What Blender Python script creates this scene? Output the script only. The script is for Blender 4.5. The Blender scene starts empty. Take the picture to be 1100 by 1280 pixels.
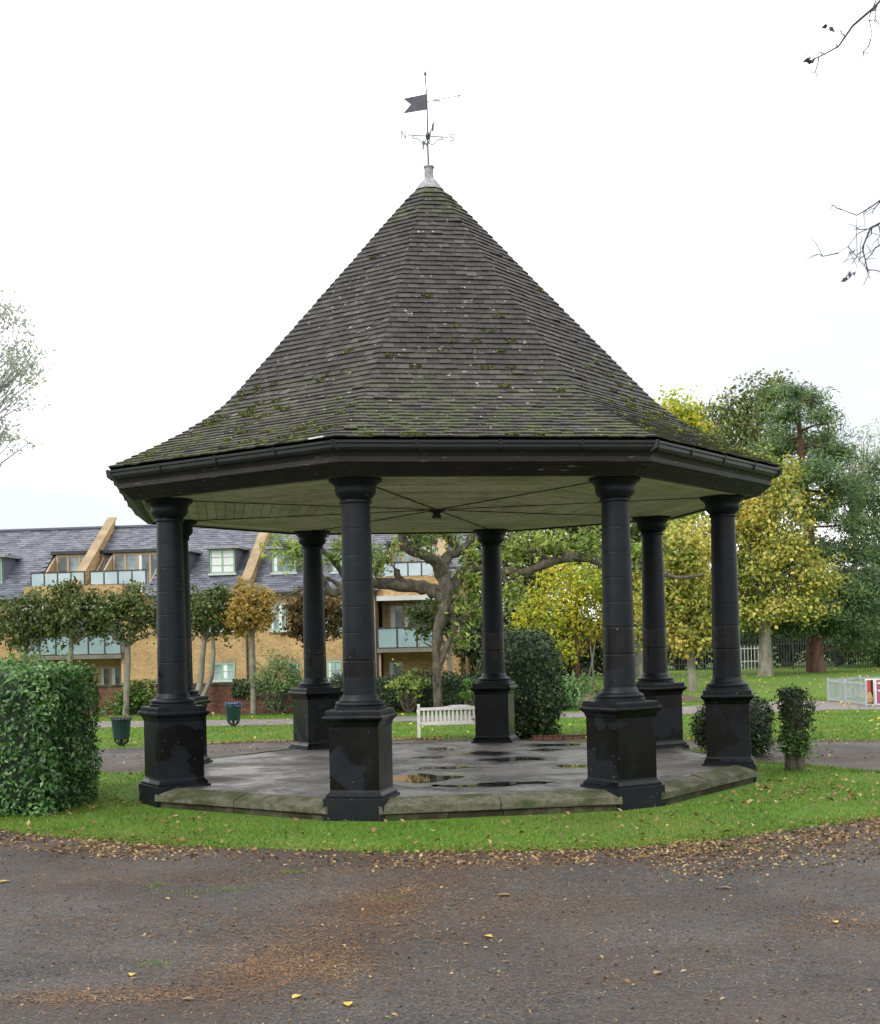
import bpy, bmesh, math, random
import numpy as np
from mathutils import Vector, Matrix
random.seed(7); rng = np.random.default_rng(11)
R = math.radians
scene = bpy.context.scene
COL = scene.collection

# ------------------------------------------------------------------ camera
F, CX, CY, PIT, ROLL, EYE = 1683.49, 550.0, 770.75, .0158, .0228, 2.31
cam = bpy.data.cameras.new('camera'); co = bpy.data.objects.new('camera', cam); COL.objects.link(co)
cam.sensor_fit = 'VERTICAL'; cam.sensor_height = 24; cam.lens = F/1280*24
cam.shift_y = (CY-640)/1280; cam.clip_end = 2000; cam.clip_start = .1
co.matrix_world = Matrix.Translation((0, 0, EYE)) @ Matrix.Rotation(math.pi/2+PIT, 4, 'X') @ Matrix.Rotation(-ROLL, 4, 'Z')
scene.camera = co

# ------------------------------------------------------------------ sky, sun, exposure
SUN_EL, SUN_AZ = R(38), R(222)            # compass style, clockwise from +Y
world = bpy.data.worlds.new('World'); scene.world = world; world.use_nodes = True
nt = world.node_tree; nt.nodes.clear()
N = nt.nodes.new; LK = nt.links.new
sky = N('ShaderNodeTexSky'); sky.sky_type = 'NISHITA'; sky.sun_disc = False
sky.sun_elevation = SUN_EL; sky.sun_rotation = SUN_AZ
b1 = N('ShaderNodeBackground'); b1.inputs[1].default_value = .1; LK(sky.outputs[0], b1.inputs[0])
tc = N('ShaderNodeTexCoord'); sep = N('ShaderNodeSeparateXYZ'); LK(tc.outputs['Generated'], sep.inputs[0])
mr = N('ShaderNodeMapRange'); LK(sep.outputs[2], mr.inputs[0])      # overcast luminance: zenith about three times the horizon
mr.inputs[1].default_value = 0; mr.inputs[2].default_value = 1; mr.inputs[3].default_value = 1.9; mr.inputs[4].default_value = 2.9
mp = N('ShaderNodeMapping'); mp.inputs['Scale'].default_value = (1, 1, 2.6); mp.inputs['Location'].default_value = (.35, .2, .1); LK(tc.outputs['Generated'], mp.inputs[0])
nz = N('ShaderNodeTexNoise'); nz.inputs['Scale'].default_value = 2.1; nz.inputs['Detail'].default_value = 5; LK(mp.outputs[0], nz.inputs[0])
cr = N('ShaderNodeValToRGB'); LK(nz.outputs[0], cr.inputs[0])
cr.color_ramp.elements[0].position = .40; cr.color_ramp.elements[0].color = (.45, .47, .50, 1)
cr.color_ramp.elements[1].position = .58; cr.color_ramp.elements[1].color = (1, 1, 1.0, 1)
b2 = N('ShaderNodeBackground'); LK(cr.outputs[0], b2.inputs[0]); LK(mr.outputs[0], b2.inputs[1])
mx = N('ShaderNodeMixShader'); mx.inputs[0].default_value = .93; LK(b1.outputs[0], mx.inputs[1]); LK(b2.outputs[0], mx.inputs[2])
wo = N('ShaderNodeOutputWorld'); LK(mx.outputs[0], wo.inputs[0])
sl = bpy.data.lights.new('sun', 'SUN'); sl.energy = 1.4; sl.angle = R(16); sl.color = (1, .96, .9)
so = bpy.data.objects.new('sun', sl); COL.objects.link(so)
so.rotation_euler = Vector((math.sin(SUN_AZ)*math.cos(SUN_EL), math.cos(SUN_AZ)*math.cos(SUN_EL), math.sin(SUN_EL))).to_track_quat('Z', 'Y').to_euler()
vs = scene.view_settings; vs.view_transform = 'Standard'; vs.look = 'None'; vs.exposure = .14; vs.gamma = 1; vs.use_curve_mapping = False

# ------------------------------------------------------------------ helpers
def ray(u, v):                              # direction of a photograph pixel, to survey positions on the ground
    a, b = u-CX, v-CY; c, s = math.cos(ROLL), math.sin(ROLL)
    x, y = c*a-s*b, s*a+c*b
    c, s = math.cos(PIT), math.sin(PIT)
    return np.array([x/F, c+s*y/F, s-c*y/F])
def gnd(u, v, z=0):
    d = ray(u, v); p = d*(z-EYE)/d[2]; return p[0], p[1]
def at(u, v, Y):
    d = ray(u, v)*1.0; d = d*(Y/d[1]); return Vector((d[0], d[1], d[2]+EYE))

def tag(o, label=None, cat=None, group=None, kind=None):
    if label: o['label'] = label
    if cat: o['category'] = cat
    if group: o['group'] = group
    if kind: o['kind'] = kind
    return o
def link(name, me, mat=None, parent=None):
    o = bpy.data.objects.new(name, me); COL.objects.link(o)
    if mat is not None and me is not None:
        me.materials.clear() if len(me.materials) else None
        me.materials.append(mat)
    if parent: o.parent = parent
    return o
def empty(name, loc=(0, 0, 0), rz=0):
    o = bpy.data.objects.new(name, None); o.location = loc; o.rotation_euler = (0, 0, rz); o.empty_display_size = .2; COL.objects.link(o); return o
def copy_tree(o, parent=None):
    c = o.copy(); COL.objects.link(c)
    if parent: c.parent = parent
    for ch in o.children: copy_tree(ch, c)
    return c

class MB:
    def __init__(s): s.v = []; s.f = []
    def add(s, vs_, fs_):
        n = len(s.v); s.v += [tuple(p) for p in vs_]; s.f += [tuple(i+n for i in f) for f in fs_]; return s
    def box(s, c, d, m=None):
        x, y, z = d[0]/2, d[1]/2, d[2]/2
        P = [Vector((a, b, e)) for e in (-z, z) for a, b in ((-x, -y), (x, -y), (x, y), (-x, y))]
        if m is not None: P = [m @ p for p in P]
        c = Vector(c)
        return s.add([p+c for p in P], [(3, 2, 1, 0), (4, 5, 6, 7), (0, 1, 5, 4), (1, 2, 6, 5), (2, 3, 7, 6), (3, 0, 4, 7)])
    def box2(s, a, b): return s.box([(a[i]+b[i])/2 for i in range(3)], [abs(b[i]-a[i]) for i in range(3)])
    def bar(s, p, q, w, h=None, up=(0, 0, 1)):
        p, q = Vector(p), Vector(q); d = (q-p); L = d.length; d.normalize(); h = h or w
        up = Vector(up)
        if abs(d.dot(up)) > .98: up = Vector((1, 0, 0))
        x = d.cross(up).normalized(); z = x.cross(d)
        m = Matrix((x, d, z)).transposed()
        return s.box((p+q)/2, (w, L, h), m)
    def lathe(s, prof, n=32, c=(0, 0, 0), cap=True):
        vs_, fs_ = [], []
        for r, z in prof:
            vs_ += [(c[0]+r*math.cos(2*math.pi*i/n), c[1]+r*math.sin(2*math.pi*i/n), c[2]+z) for i in range(n)]
        for k in range(len(prof)-1):
            fs_ += [(k*n+i, k*n+(i+1) % n, (k+1)*n+(i+1) % n, (k+1)*n+i) for i in range(n)]
        if cap:
            fs_.append(tuple(range(n))[::-1]); fs_.append(tuple((len(prof)-1)*n+i for i in range(n)))
        return s.add(vs_, fs_)
    def tube(s, pts, rad, n=7, rough=0.):
        pts = [Vector(p) for p in pts]; vs_, fs_ = [], []
        t0 = (pts[1]-pts[0]).normalized(); x = t0.orthogonal().normalized()
        for k, p in enumerate(pts):
            t = (pts[min(k+1, len(pts)-1)]-pts[max(k-1, 0)]).normalized()
            x = (x-t*x.dot(t)).normalized(); y = t.cross(x)
            for i in range(n):
                a = 2*math.pi*i/n; rr = rad[k]*(1+rough*(random.random()-.5))
                vs_.append(p+(x*math.cos(a)+y*math.sin(a))*rr)
        for k in range(len(pts)-1):
            fs_ += [(k*n+i, k*n+(i+1) % n, (k+1)*n+(i+1) % n, (k+1)*n+i) for i in range(n)]
        fs_.append(tuple(range(n))[::-1]); fs_.append(tuple((len(pts)-1)*n+i for i in range(n)))
        return s.add(vs_, fs_)
    def prism(s, poly, z0, z1):
        n = len(poly)
        return s.add([(x, y, z0) for x, y in poly]+[(x, y, z1) for x, y in poly],
                     [tuple(range(n))[::-1], tuple(range(n, 2*n))]+[(i, (i+1) % n, n+(i+1) % n, n+i) for i in range(n)])
    def mesh(s, name, smooth=False):
        me = bpy.data.meshes.new(name); me.from_pydata(s.v, [], s.f); me.update()
        if smooth:
            me.polygons.foreach_set('use_smooth', [True]*len(me.polygons))
            me.set_sharp_from_angle(angle=R(smooth if smooth is not True else 35))
        return me
    def build(s, name, mat, parent=None, smooth=False): return link(name, s.mesh(name, smooth), mat, parent)
def bevel(o, w, seg=2):
    bm = bmesh.new(); bm.from_mesh(o.data)
    bmesh.ops.remove_doubles(bm, verts=bm.verts, dist=1e-5)
    bmesh.ops.bevel(bm, geom=[e for e in bm.edges if len(e.link_faces) == 2 and e.calc_face_angle(0) > .5], offset=w, segments=seg, affect='EDGES', clamp_overlap=True)
    bm.to_mesh(o.data); bm.free(); return o

def quadmesh(name, V, nv, tris=False):
    """V (n, nv, 3): n separate faces of nv corners each."""
    n = len(V); me = bpy.data.meshes.new(name)
    me.vertices.add(n*nv); me.vertices.foreach_set('co', np.ascontiguousarray(V, dtype=np.float32).ravel())
    me.loops.add(n*nv); me.loops.foreach_set('vertex_index', np.arange(n*nv, dtype=np.int32))
    me.polygons.add(n); me.polygons.foreach_set('loop_start', np.arange(0, n*nv, nv, dtype=np.int32))
    me.update(calc_edges=True); me.validate(); return me
def unit(a): return a/np.maximum(np.linalg.norm(a, axis=-1, keepdims=True), 1e-9)
def leaf_mesh(name, P, Nrm, L, W, fold=.25):
    """one bent four-cornered leaf blade at each point of P, lying across its normal"""
    n = len(P); L = np.broadcast_to(L, n)[:, None]; W = np.broadcast_to(W, n)[:, None]
    rnd = rng.normal(size=(n, 3)); t = unit(rnd-Nrm*np.sum(rnd*Nrm, 1, keepdims=True)); b = np.cross(Nrm, t)
    k = rng.uniform(-.15, .15, (n, 1))
    a = P-t*L*.5; c = P+t*L*.5-Nrm*L*.12
    l = P+b*W*.5+Nrm*W*fold+t*L*k; r = P-b*W*.5+Nrm*W*fold+t*L*k
    return quadmesh(name, np.stack([a, r, c, l], 1), 4)
def clump_points(blobs, n_clump, per, sig, shell=.55, squash=1., gap=.24):
    """clump centres spread towards the outside of ellipsoids, leaves gathered round them"""
    B = np.array([[*b[0], *(b[1] if hasattr(b[1], '__len__') else (b[1],)*3)] for b in blobs], float)
    w = (B[:, 3]*B[:, 4]*B[:, 5])**(2/3); w /= w.sum()
    idx = rng.choice(len(B), n_clump, p=w)
    d = unit(rng.normal(size=(n_clump, 3))); r = (shell+(1-shell)*rng.random((n_clump, 1)))*rng.uniform(.78, 1.22, (n_clump, 1))
    C = B[idx, :3]+d*r*B[idx, 3:]
    fq = 3.2/np.median(B[:, 3:]); ph = rng.uniform(0, 6, 6)          # gaps between the boughs
    q = np.sin(C[:, 0]*fq+ph[0])*np.sin(C[:, 2]*fq*1.3+ph[1])+.8*np.sin(C[:, 1]*fq+C[:, 2]*fq*.7+ph[2])*np.sin(C[:, 0]*fq*1.7+ph[3])+rng.normal(size=n_clump)*.25
    keep = q > np.quantile(q, gap); C, idx = C[keep], idx[keep]; n_clump = len(C)
    m = rng.poisson(per, n_clump)+3
    ii = np.repeat(np.arange(n_clump), m)
    P = C[ii]+rng.normal(size=(len(ii), 3))*np.array([sig, sig, sig*squash])
    out = unit(P-B[idx[ii], :3])
    return P, out, C

# ------------------------------------------------------------------ materials
MATS = {}
def newmat(name):
    m = bpy.data.materials.new(name); m.use_nodes = True; MATS[name] = m
    t = m.node_tree; p = t.nodes['Principled BSDF']; return m, t, p
def ramp(t, fac, stops):
    r = t.nodes.new('ShaderNodeValToRGB'); t.links.new(fac, r.inputs[0]); e = r.color_ramp.elements
    while len(e) < len(stops): e.new(.5)
    for k, (pos, c) in enumerate(stops): e[k].position = pos; e[k].color = (*c, 1) if len(c) == 3 else c
    return r.outputs[0]
def noise(t, scale, detail=5, vec=None, rough=.55, dist=0):
    n = t.nodes.new('ShaderNodeTexNoise'); n.inputs['Scale'].default_value = scale; n.inputs['Detail'].default_value = detail
    n.inputs['Roughness'].default_value = rough; n.inputs['Distortion'].default_value = dist
    if vec is not None: t.links.new(vec, n.inputs['Vector'])
    return n.outputs[0]
def coord(t, kind='pos', scale=None):
    if kind == 'pos': o = t.nodes.new('ShaderNodeNewGeometry').outputs['Position']
    else: o = t.nodes.new('ShaderNodeTexCoord').outputs[kind]
    if scale:
        m = t.nodes.new('ShaderNodeMapping'); m.inputs['Scale'].default_value = scale; t.links.new(o, m.inputs[0]); o = m.outputs[0]
    return o
def mixc(t, fac, a, b, mode='MIX'):
    m = t.nodes.new('ShaderNodeMix'); m.data_type = 'RGBA'; m.blend_type = mode
    for s, val in ((m.inputs[0], fac), (m.inputs[6], a), (m.inputs[7], b)):
        if hasattr(val, 'is_linked') or hasattr(val, 'links'): t.links.new(val, s)
        elif isinstance(val, (int, float)): s.default_value = val
        else: s.default_value = (*val, 1)
    return m.outputs[2]
def math_(t, op, a, b=0., clamp=False):
    m = t.nodes.new('ShaderNodeMath'); m.operation = op; m.use_clamp = clamp
    for s, val in ((m.inputs[0], a), (m.inputs[1], b)):
        if hasattr(val, 'links'): t.links.new(val, s)
        else: s.default_value = val
    return m.outputs[0]
def bump(t, p, h, strength=.3, dist=.01):
    b = t.nodes.new('ShaderNodeBump'); b.inputs['Strength'].default_value = strength; b.inputs['Distance'].default_value = dist
    t.links.new(h, b.inputs['Height']); t.links.new(b.outputs[0], p.inputs['Normal'])
def setrough(p, r, spec=.5): p.inputs['Roughness'].default_value = r; p.inputs['Specular IOR Level'].default_value = spec

def simple(name, c1, c2, scale=3, rough=.7, bs=.2, bd=.01, spec=.4, kind='pos', stretch=None, metal=0):
    m, t, p = newmat(name); v = coord(t, kind, stretch)
    t.links.new(ramp(t, noise(t, scale, 6, v), [(.3, c1), (.7, c2)]), p.inputs['Base Color'])
    setrough(p, rough, spec); p.inputs['Metallic'].default_value = metal
    if bs: bump(t, p, noise(t, scale*4, 5, v), bs, bd)
    return m
def leafmat(name, stops, clump=.8, rough=.45, trans=.3, spec=.4):
    """leaf colours vary leaf by leaf and clump by clump"""
    m, t, p = newmat(name)
    g = t.nodes.new('ShaderNodeNewGeometry')
    f = math_(t, 'ADD', math_(t, 'MULTIPLY', g.outputs['Random Per Island'], .55), math_(t, 'MULTIPLY', noise(t, clump, 3, g.outputs['Position']), .9))
    f = math_(t, 'SUBTRACT', f, .22)
    c = ramp(t, f, stops)
    t.links.new(c, p.inputs['Base Color']); setrough(p, rough, spec)
    tr = t.nodes.new('ShaderNodeBsdfTranslucent'); t.links.new(c, tr.inputs[0])
    ms = t.nodes.new('ShaderNodeMixShader'); ms.inputs[0].default_value = trans
    t.links.new(p.outputs[0], ms.inputs[1]); t.links.new(tr.outputs[0], ms.inputs[2])
    t.links.new(ms.outputs[0], t.nodes['Material Output'].inputs[0])
    return m

# asphalt: dark, worn, brown where needles and leaf mould have gathered
m, t, p = newmat('asphalt'); v = coord(t)
base = ramp(t, noise(t, 42, 6, v, .75), [(.30, (.016, .0155, .016)), (.45, (.043, .040, .038)), (.55, (.080, .073, .068)), (.70, (.22, .205, .188))])
big = ramp(t, noise(t, .55, 5, v), [(.35, (.64, .63, .65)), (.65, (1.10, 1.03, .96))])
base = mixc(t, 1., base, big, 'MULTIPLY')
base = mixc(t, 1., base, ramp(t, noise(t, 7, 7, coord(t, 'pos', (1, 1.5, 1)), .7), [(.3, (.68,)*3), (.7, (1.22,)*3)]), 'MULTIPLY')
mould = ramp(t, noise(t, .55, 8, coord(t, 'pos', (.7, 1.3, 1)), .70, .8), [(.47, (0, 0, 0)), (.60, (1, 1, 1))])
fine = ramp(t, noise(t, 20, 6, coord(t, 'pos', (1, 2.2, 1)), .7), [(.38, (.05, .05, .05)), (.60, (1, 1, 1))])
def dotp(vec, off):
    a = t.nodes.new('ShaderNodeVectorMath'); a.operation = 'SUBTRACT'; t.links.new(v, a.inputs[0]); a.inputs[1].default_value = off
    d = t.nodes.new('ShaderNodeVectorMath'); d.operation = 'LENGTH' if vec is None else 'DOT_PRODUCT'; t.links.new(a.outputs[0], d.inputs[0])
    if vec is not None: d.inputs[1].default_value = vec
    return d.outputs['Value']
wob = math_(t, 'MULTIPLY', math_(t, 'SUBTRACT', noise(t, .8, 7, v, .65), .5), 2.6)
rim_d = math_(t, 'ADD', math_(t, 'SUBTRACT', dotp(None, (.3, 22.1, 0)), 7.45), wob)
rimm = ramp(t, math_(t, 'MULTIPLY', rim_d, .4), [(0, (1,)*3), (.3, (.8,)*3), (.75, (0,)*3)])
q0, q1 = np.array([-.25, 12.6]), np.array([-1.55, 8.6]); tn = (q1-q0)/np.linalg.norm(q1-q0)
lin = math_(t, 'ABSOLUTE', math_(t, 'ADD', dotp((-tn[1], tn[0], 0), (q0[0], q0[1], 0)), math_(t, 'MULTIPLY', wob, .7)))
linm = ramp(t, lin, [(.12, (.9,)*3), (.75, (0,)*3)])
mould = math_(t, 'MAXIMUM', math_(t, 'MULTIPLY', mould, .85), math_(t, 'MAXIMUM', rimm, linm))
base = mixc(t, math_(t, 'MULTIPLY', math_(t, 'MULTIPLY', mould, fine), .9), base, (.060, .035, .021))
cv = t.nodes.new('ShaderNodeTexVoronoi'); cv.feature = 'DISTANCE_TO_EDGE'; cv.inputs['Scale'].default_value = .42
wv = t.nodes.new('ShaderNodeVectorMath'); wv.operation = 'ADD'; t.links.new(v, wv.inputs[0])
nn_ = t.nodes.new('ShaderNodeTexNoise'); nn_.inputs['Scale'].default_value = 1.6; nn_.inputs['Detail'].default_value = 6; t.links.new(v, nn_.inputs['Vector']); t.links.new(nn_.outputs['Color'], wv.inputs[1]); t.links.new(wv.outputs[0], cv.inputs['Vector'])
crk = ramp(t, cv.outputs['Distance'], [(.0, (.45,)*3), (.008, (1,)*3)])
base = mixc(t, math_(t, 'MULTIPLY', ramp(t, noise(t, .5, 3, v), [(.48, (0,)*3), (.56, (1,)*3)]), .8), base, mixc(t, 1., base, crk, 'MULTIPLY'))
t.links.new(base, p.inputs['Base Color'])
t.links.new(ramp(t, noise(t, .9, 4, v), [(.35, (.55,)*3), (.65, (.85,)*3)]), p.inputs['Roughness']); p.inputs['Specular IOR Level'].default_value = .3
bump(t, p, noise(t, 60, 5, v, .7), .8, .015)
# turf under the blades
m, t, p = newmat('turf'); v = coord(t)
c = ramp(t, noise(t, 22, 6, coord(t, 'pos', (1, .6, 1)), .7), [(.3, (.04, .09, .012)), (.52, (.085, .175, .018)), (.75, (.135, .22, .03))])
c = mixc(t, ramp(t, noise(t, .35, 5, v), [(.42, (0,)*3), (.68, (.75,)*3)]), c, (.11, .135, .03))
c = mixc(t, ramp(t, noise(t, 3.2, 5, v), [(.62, (0,)*3), (.78, (.6,)*3)]), c, (.05, .045, .02))
t.links.new(c, p.inputs['Base Color']); setrough(p, .9, .2); bump(t, p, noise(t, 45, 4, v), .8, .03)
leafmat('grass_blade', [(.2, (.05, .11, .009)), (.5, (.115, .235, .016)), (.70, (.19, .30, .03)), (.88, (.32, .30, .09))], .9, .5, .35)
simple('path_asphalt', (.12, .105, .10), (.2, .175, .16), 2.2, .85, .3, .01)
# paint on the columns: weathered blue-grey black, with patches of glossy fresh black and white chips
m, t, p = newmat('column_paint'); v = coord(t, 'Object')
oi = t.nodes.new('ShaderNodeObjectInfo')
cx_ = t.nodes.new('ShaderNodeVectorMath'); cx_.operation = 'ADD'; t.links.new(v, cx_.inputs[0])
cmb = t.nodes.new('ShaderNodeCombineXYZ'); t.links.new(math_(t, 'MULTIPLY', oi.outputs['Random'], 37.), cmb.inputs[0]); t.links.new(math_(t, 'MULTIPLY', oi.outputs['Random'], 11.), cmb.inputs[2]); t.links.new(cmb.outputs[0], cx_.inputs[1])
vv = cx_.outputs[0]
worn = ramp(t, noise(t, 5, 6, vv), [(.3, (.0040, .0058, .0084)), (.7, (.0082, .0112, .0150))])
patch = ramp(t, noise(t, 1.5, 4, vv, .5, .35), [(.435, (0,)*3), (.47, (1,)*3)])
sx = t.nodes.new('ShaderNodeSeparateXYZ'); t.links.new(v, sx.inputs[0])
low = ramp(t, math_(t, 'MULTIPLY', sx.outputs[2], .25), [(.08, (0,)*3), (.085, (1,)*3), (.33, (1,)*3), (.36, (.0,)*3), (.455, (0,)*3), (.462, (1,)*3), (.60, (1,)*3), (.605, (0,)*3)])
patch = math_(t, 'MULTIPLY', patch, low)
c = mixc(t, patch, worn, (.003, .003, .0032))
chip = ramp(t, noise(t, 26, 3, vv), [(.735, (0,)*3), (.75, (1,)*3)])
c = mixc(t, chip, c, (.30, .30, .30))
grime = ramp(t, noise(t, 3, 5, vv), [(.55, (0,)*3), (.75, (.35,)*3)])
c = mixc(t, grime, c, (.02, .026, .018))
t.links.new(c, p.inputs['Base Color'])
rr = t.nodes.new('ShaderNodeMapRange'); t.links.new(patch, rr.inputs[0]); rr.inputs[3].default_value = .46; rr.inputs[4].default_value = .24
t.links.new(rr.outputs[0], p.inputs['Roughness']); p.inputs['Specular IOR Level'].default_value = .23
bump(t, p, noise(t, 60, 4, vv), .25, .004)
# kerb stones
m, t, p = newmat('kerb_stone'); v = coord(t)
c = ramp(t, noise(t, 14, 9, v, .75), [(.25, (.03, .03, .02)), (.5, (.105, .10, .066)), (.75, (.19, .185, .135))])
c = mixc(t, ramp(t, noise(t, 2.2, 6, coord(t, 'pos', (1, 1, 3))), [(.45, (0,)*3), (.60, (.85,)*3)]), c, (.036, .046, .014))
t.links.new(c, p.inputs['Base Color']); setrough(p, .85, .3); bump(t, p, noise(t, 40, 6, v), .5, .01)
m, t, p = newmat('riser_stone'); v = coord(t)
c = ramp(t, noise(t, 7, 8, v, .65), [(.25, (.028, .026, .017)), (.5, (.07, .066, .04)), (.75, (.14, .13, .09))])
c = mixc(t, ramp(t, noise(t, 1.6, 6, v), [(.45, (0,)*3), (.6, (.85,)*3)]), c, (.03, .042, .013))
c = mixc(t, ramp(t, noise(t, .9, 5, v), [(.5, (0,)*3), (.6, (.8,)*3)]), c, (.025, .018, .012))
t.links.new(c, p.inputs['Base Color']); setrough(p, .9, .2); bump(t, p, noise(t, 40, 6, v), .6, .01)
# platform floor: damp worn asphalt
m, t, p = newmat('platform_floor'); v = coord(t)
c = ramp(t, noise(t, 70, 4, v), [(.3, (.046, .042, .037)), (.7, (.112, .103, .092))])
c = mixc(t, 1., c, ramp(t, noise(t, .9, 6, v, .6, .6), [(.36, (.55, .55, .57)), (.6, (1.1, 1.07, 1.04))]), 'MULTIPLY')
rim = ramp(t, noise(t, 1.3, 3, v, .5, .8), [(.50, (0,)*3), (.53, (.55,)*3), (.56, (0,)*3)])
c = mixc(t, rim, c, (.22, .215, .205))
t.links.new(c, p.inputs['Base Color'])
t.links.new(ramp(t, noise(t, 1.1, 5, v), [(.38, (.3,)*3), (.6, (.8,)*3)]), p.inputs['Roughness'])
bump(t, p, noise(t, 60, 4, v), .3, .005)
simple('damp', (.022, .021, .020), (.04, .038, .036), 8, .28, .1, .003)
m, t, p = newmat('puddle_water'); p.inputs['Base Color'].default_value = (.02, .02, .02, 1); setrough(p, .03, .5)
# roof tiles
m, t, p = newmat('roof_tile'); v = coord(t)
g = t.nodes.new('ShaderNodeNewGeometry'); oi = t.nodes.new('ShaderNodeObjectInfo')
rnd = math_(t, 'FRACT', math_(t, 'ADD', g.outputs['Random Per Island'], math_(t, 'MULTIPLY', oi.outputs['Random'], 7.3)))
c = ramp(t, rnd, [(0, (.032, .030, .029)), (.45, (.044, .041, .0385)), (.85, (.055, .050, .046)), (1, (.082, .075, .069))])
c = mixc(t, 1., c, ramp(t, noise(t, 1.3, 5, v), [(.3, (.75, .78, .78)), (.7, (1.15, 1.08, 1.04))]), 'MULTIPLY')
sz = t.nodes.new('ShaderNodeSeparateXYZ'); t.links.new(v, sz.inputs[0])
hgt = ramp(t, math_(t, 'MULTIPLY', sz.outputs[2], .1), [(.48, (1,)*3), (.56, (.45,)*3), (.64, (.08,)*3), (.88, (.02,)*3), (.93, (.9,)*3)])
moss = ramp(t, noise(t, 2.6, 9, v, .8), [(.47, (0,)*3), (.56, (1,)*3)])
c = mixc(t, math_(t, 'MULTIPLY', math_(t, 'MULTIPLY', moss, hgt), .88), c, mixc(t, noise(t, 18, 3, v), (.022, .034, .010), (.105, .13, .025)))
lich = ramp(t, noise(t, 11, 4, v, .6), [(.665, (0,)*3), (.69, (1,)*3)])
c = mixc(t, math_(t, 'MULTIPLY', lich, .85), c, (.42, .43, .40))
t.links.new(c, p.inputs['Base Color']); setrough(p, .8, .35); bump(t, p, noise(t, 50, 5, v), .5, .006)
leafmat('moss', [(.2, (.06, .085, .015)), (.6, (.14, .17, .025)), (.9, (.24, .24, .05))], 2, .9, .2)
# boards and trim
m, t, p = newmat('ceiling_paint'); v = coord(t)
oi = t.nodes.new('ShaderNodeObjectInfo')
c = ramp(t, noise(t, 1.2, 7, v, .65), [(.28, (.52, .51, .34)), (.5, (.74, .72, .53)), (.72, (.84, .82, .65))])
c = mixc(t, ramp(t, noise(t, 5, 8, coord(t, 'pos', (1, 1, 1)), .75), [(.5, (0,)*3), (.66, (.7,)*3)]), c, (.25, .26, .12))
c = mixc(t, 1., c, ramp(t, oi.outputs['Random'], [(0, (.8,)*3), (1, (1.1,)*3)]), 'MULTIPLY')
t.links.new(c, p.inputs['Base Color']); setrough(p, .7, .3); bump(t, p, noise(t, 30, 4, v), .2, .004)
m, t, p = newmat('fascia_paint'); v = coord(t)
c = ramp(t, noise(t, 3, 7, v, .6), [(.3, (.013, .0115, .0105)), (.7, (.030, .026, .0235))])
peel = ramp(t, noise(t, 4.2, 6, coord(t, 'pos', (1, 1, 9)), .6), [(.655, (0,)*3), (.68, (1,)*3)])
c = mixc(t, peel, c, (.22, .215, .205))
t.links.new(c, p.inputs['Base Color']); setrough(p, .55, .4); bump(t, p, noise(t, 40, 4, coord(t, 'pos', (1, 1, 4))), .25, .004)
simple('gutter_iron', (.011, .0115, .013), (.023, .023, .025), 6, .42, .15, .004)
simple('lead', (.13, .135, .14), (.36, .365, .37), 16, .5, .3, .006)
simple('dark_void', (.01, .01, .01), (.015, .014, .013), 4, .9, 0)
simple('vane_iron', (.03, .03, .045), (.06, .06, .08), 8, .5, .1, .002)
simple('vane_steel', (.22, .23, .26), (.34, .35, .38), 20, .45, .1, .002)
simple('white_paint', (.62, .62, .60), (.78, .78, .76), 8, .6, .1, .003)
simple('bench_wood', (.60, .59, .56), (.82, .81, .77), 9, .7, .2, .004, stretch=(1, 1, 3))
simple('bin_green', (.006, .028, .024), (.012, .045, .036), 5, .4, .05, .002)
simple('bin_black', (.012, .012, .013), (.025, .025, .025), 5, .5, .05, .002)
simple('blue_bag', (.10, .16, .55), (.25, .32, .75), 12, .35, .3, .01)
simple('bark_grey', (.13, .12, .09), (.30, .28, .22), 6, .9, .8, .03, stretch=(1, 1, .3))
simple('bark_dark', (.045, .038, .027), (.19, .165, .12), 9, .95, 1., .09, stretch=(1, 1, .35))
simple('bark_pine', (.10, .05, .032), (.22, .12, .085), 4, .95, 1., .06, stretch=(1, 1, .35))
simple('twig', (.05, .045, .06), (.10, .09, .10), 10, .9, .2, .005)
simple('twig_pale', (.34, .34, .34), (.50, .50, .49), 10, .9, .2, .005)
leafmat('hedge_leaf', [(.15, (.016, .05, .012)), (.42, (.055, .15, .03)), (.66, (.13, .27, .075)), (.9, (.32, .43, .16))], 1.2, .36, .28, .5)
leafmat('ivy_leaf', [(.15, (.010, .022, .008)), (.5, (.024, .05, .012)), (.75, (.055, .10, .022)), (.95, (.17, .21, .07))], 1.5, .5, .15, .35)
leafmat('lime_leaf', [(.1, (.03, .055, .014)), (.36, (.07, .11, .025)), (.62, (.11, .15, .036)), (.84, (.19, .18, .055)), (1, (.40, .38, .15))], 1.1, .45, .25)
leafmat('rust_leaf', [(.1, (.03, .035, .012)), (.45, (.10, .075, .025)), (.7, (.15, .075, .03)), (.95, (.10, .12, .03))], 1.1, .45, .25)
leafmat('amber_leaf', [(.1, (.13, .15, .03)), (.4, (.32, .26, .05)), (.65, (.48, .28, .07)), (.9, (.55, .40, .10))], 1.3, .45, .35)
leafmat('yellowing_leaf', [(.1, (.07, .12, .018)), (.32, (.19, .25, .04)), (.50, (.40, .42, .08)), (.72, (.66, .56, .13)), (1, (.72, .46, .08))], .42, .45, .35)
leafmat('bright_yellow_leaf', [(.1, (.13, .21, .02)), (.4, (.34, .42, .04)), (.7, (.68, .60, .05)), (.95, (.72, .46, .03))], .5, .45, .4)
leafmat('pale_green_leaf', [(.1, (.07, .12, .02)), (.45, (.20, .29, .05)), (.75, (.36, .44, .09)), (.95, (.55, .48, .10))], .8, .45, .4)
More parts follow.
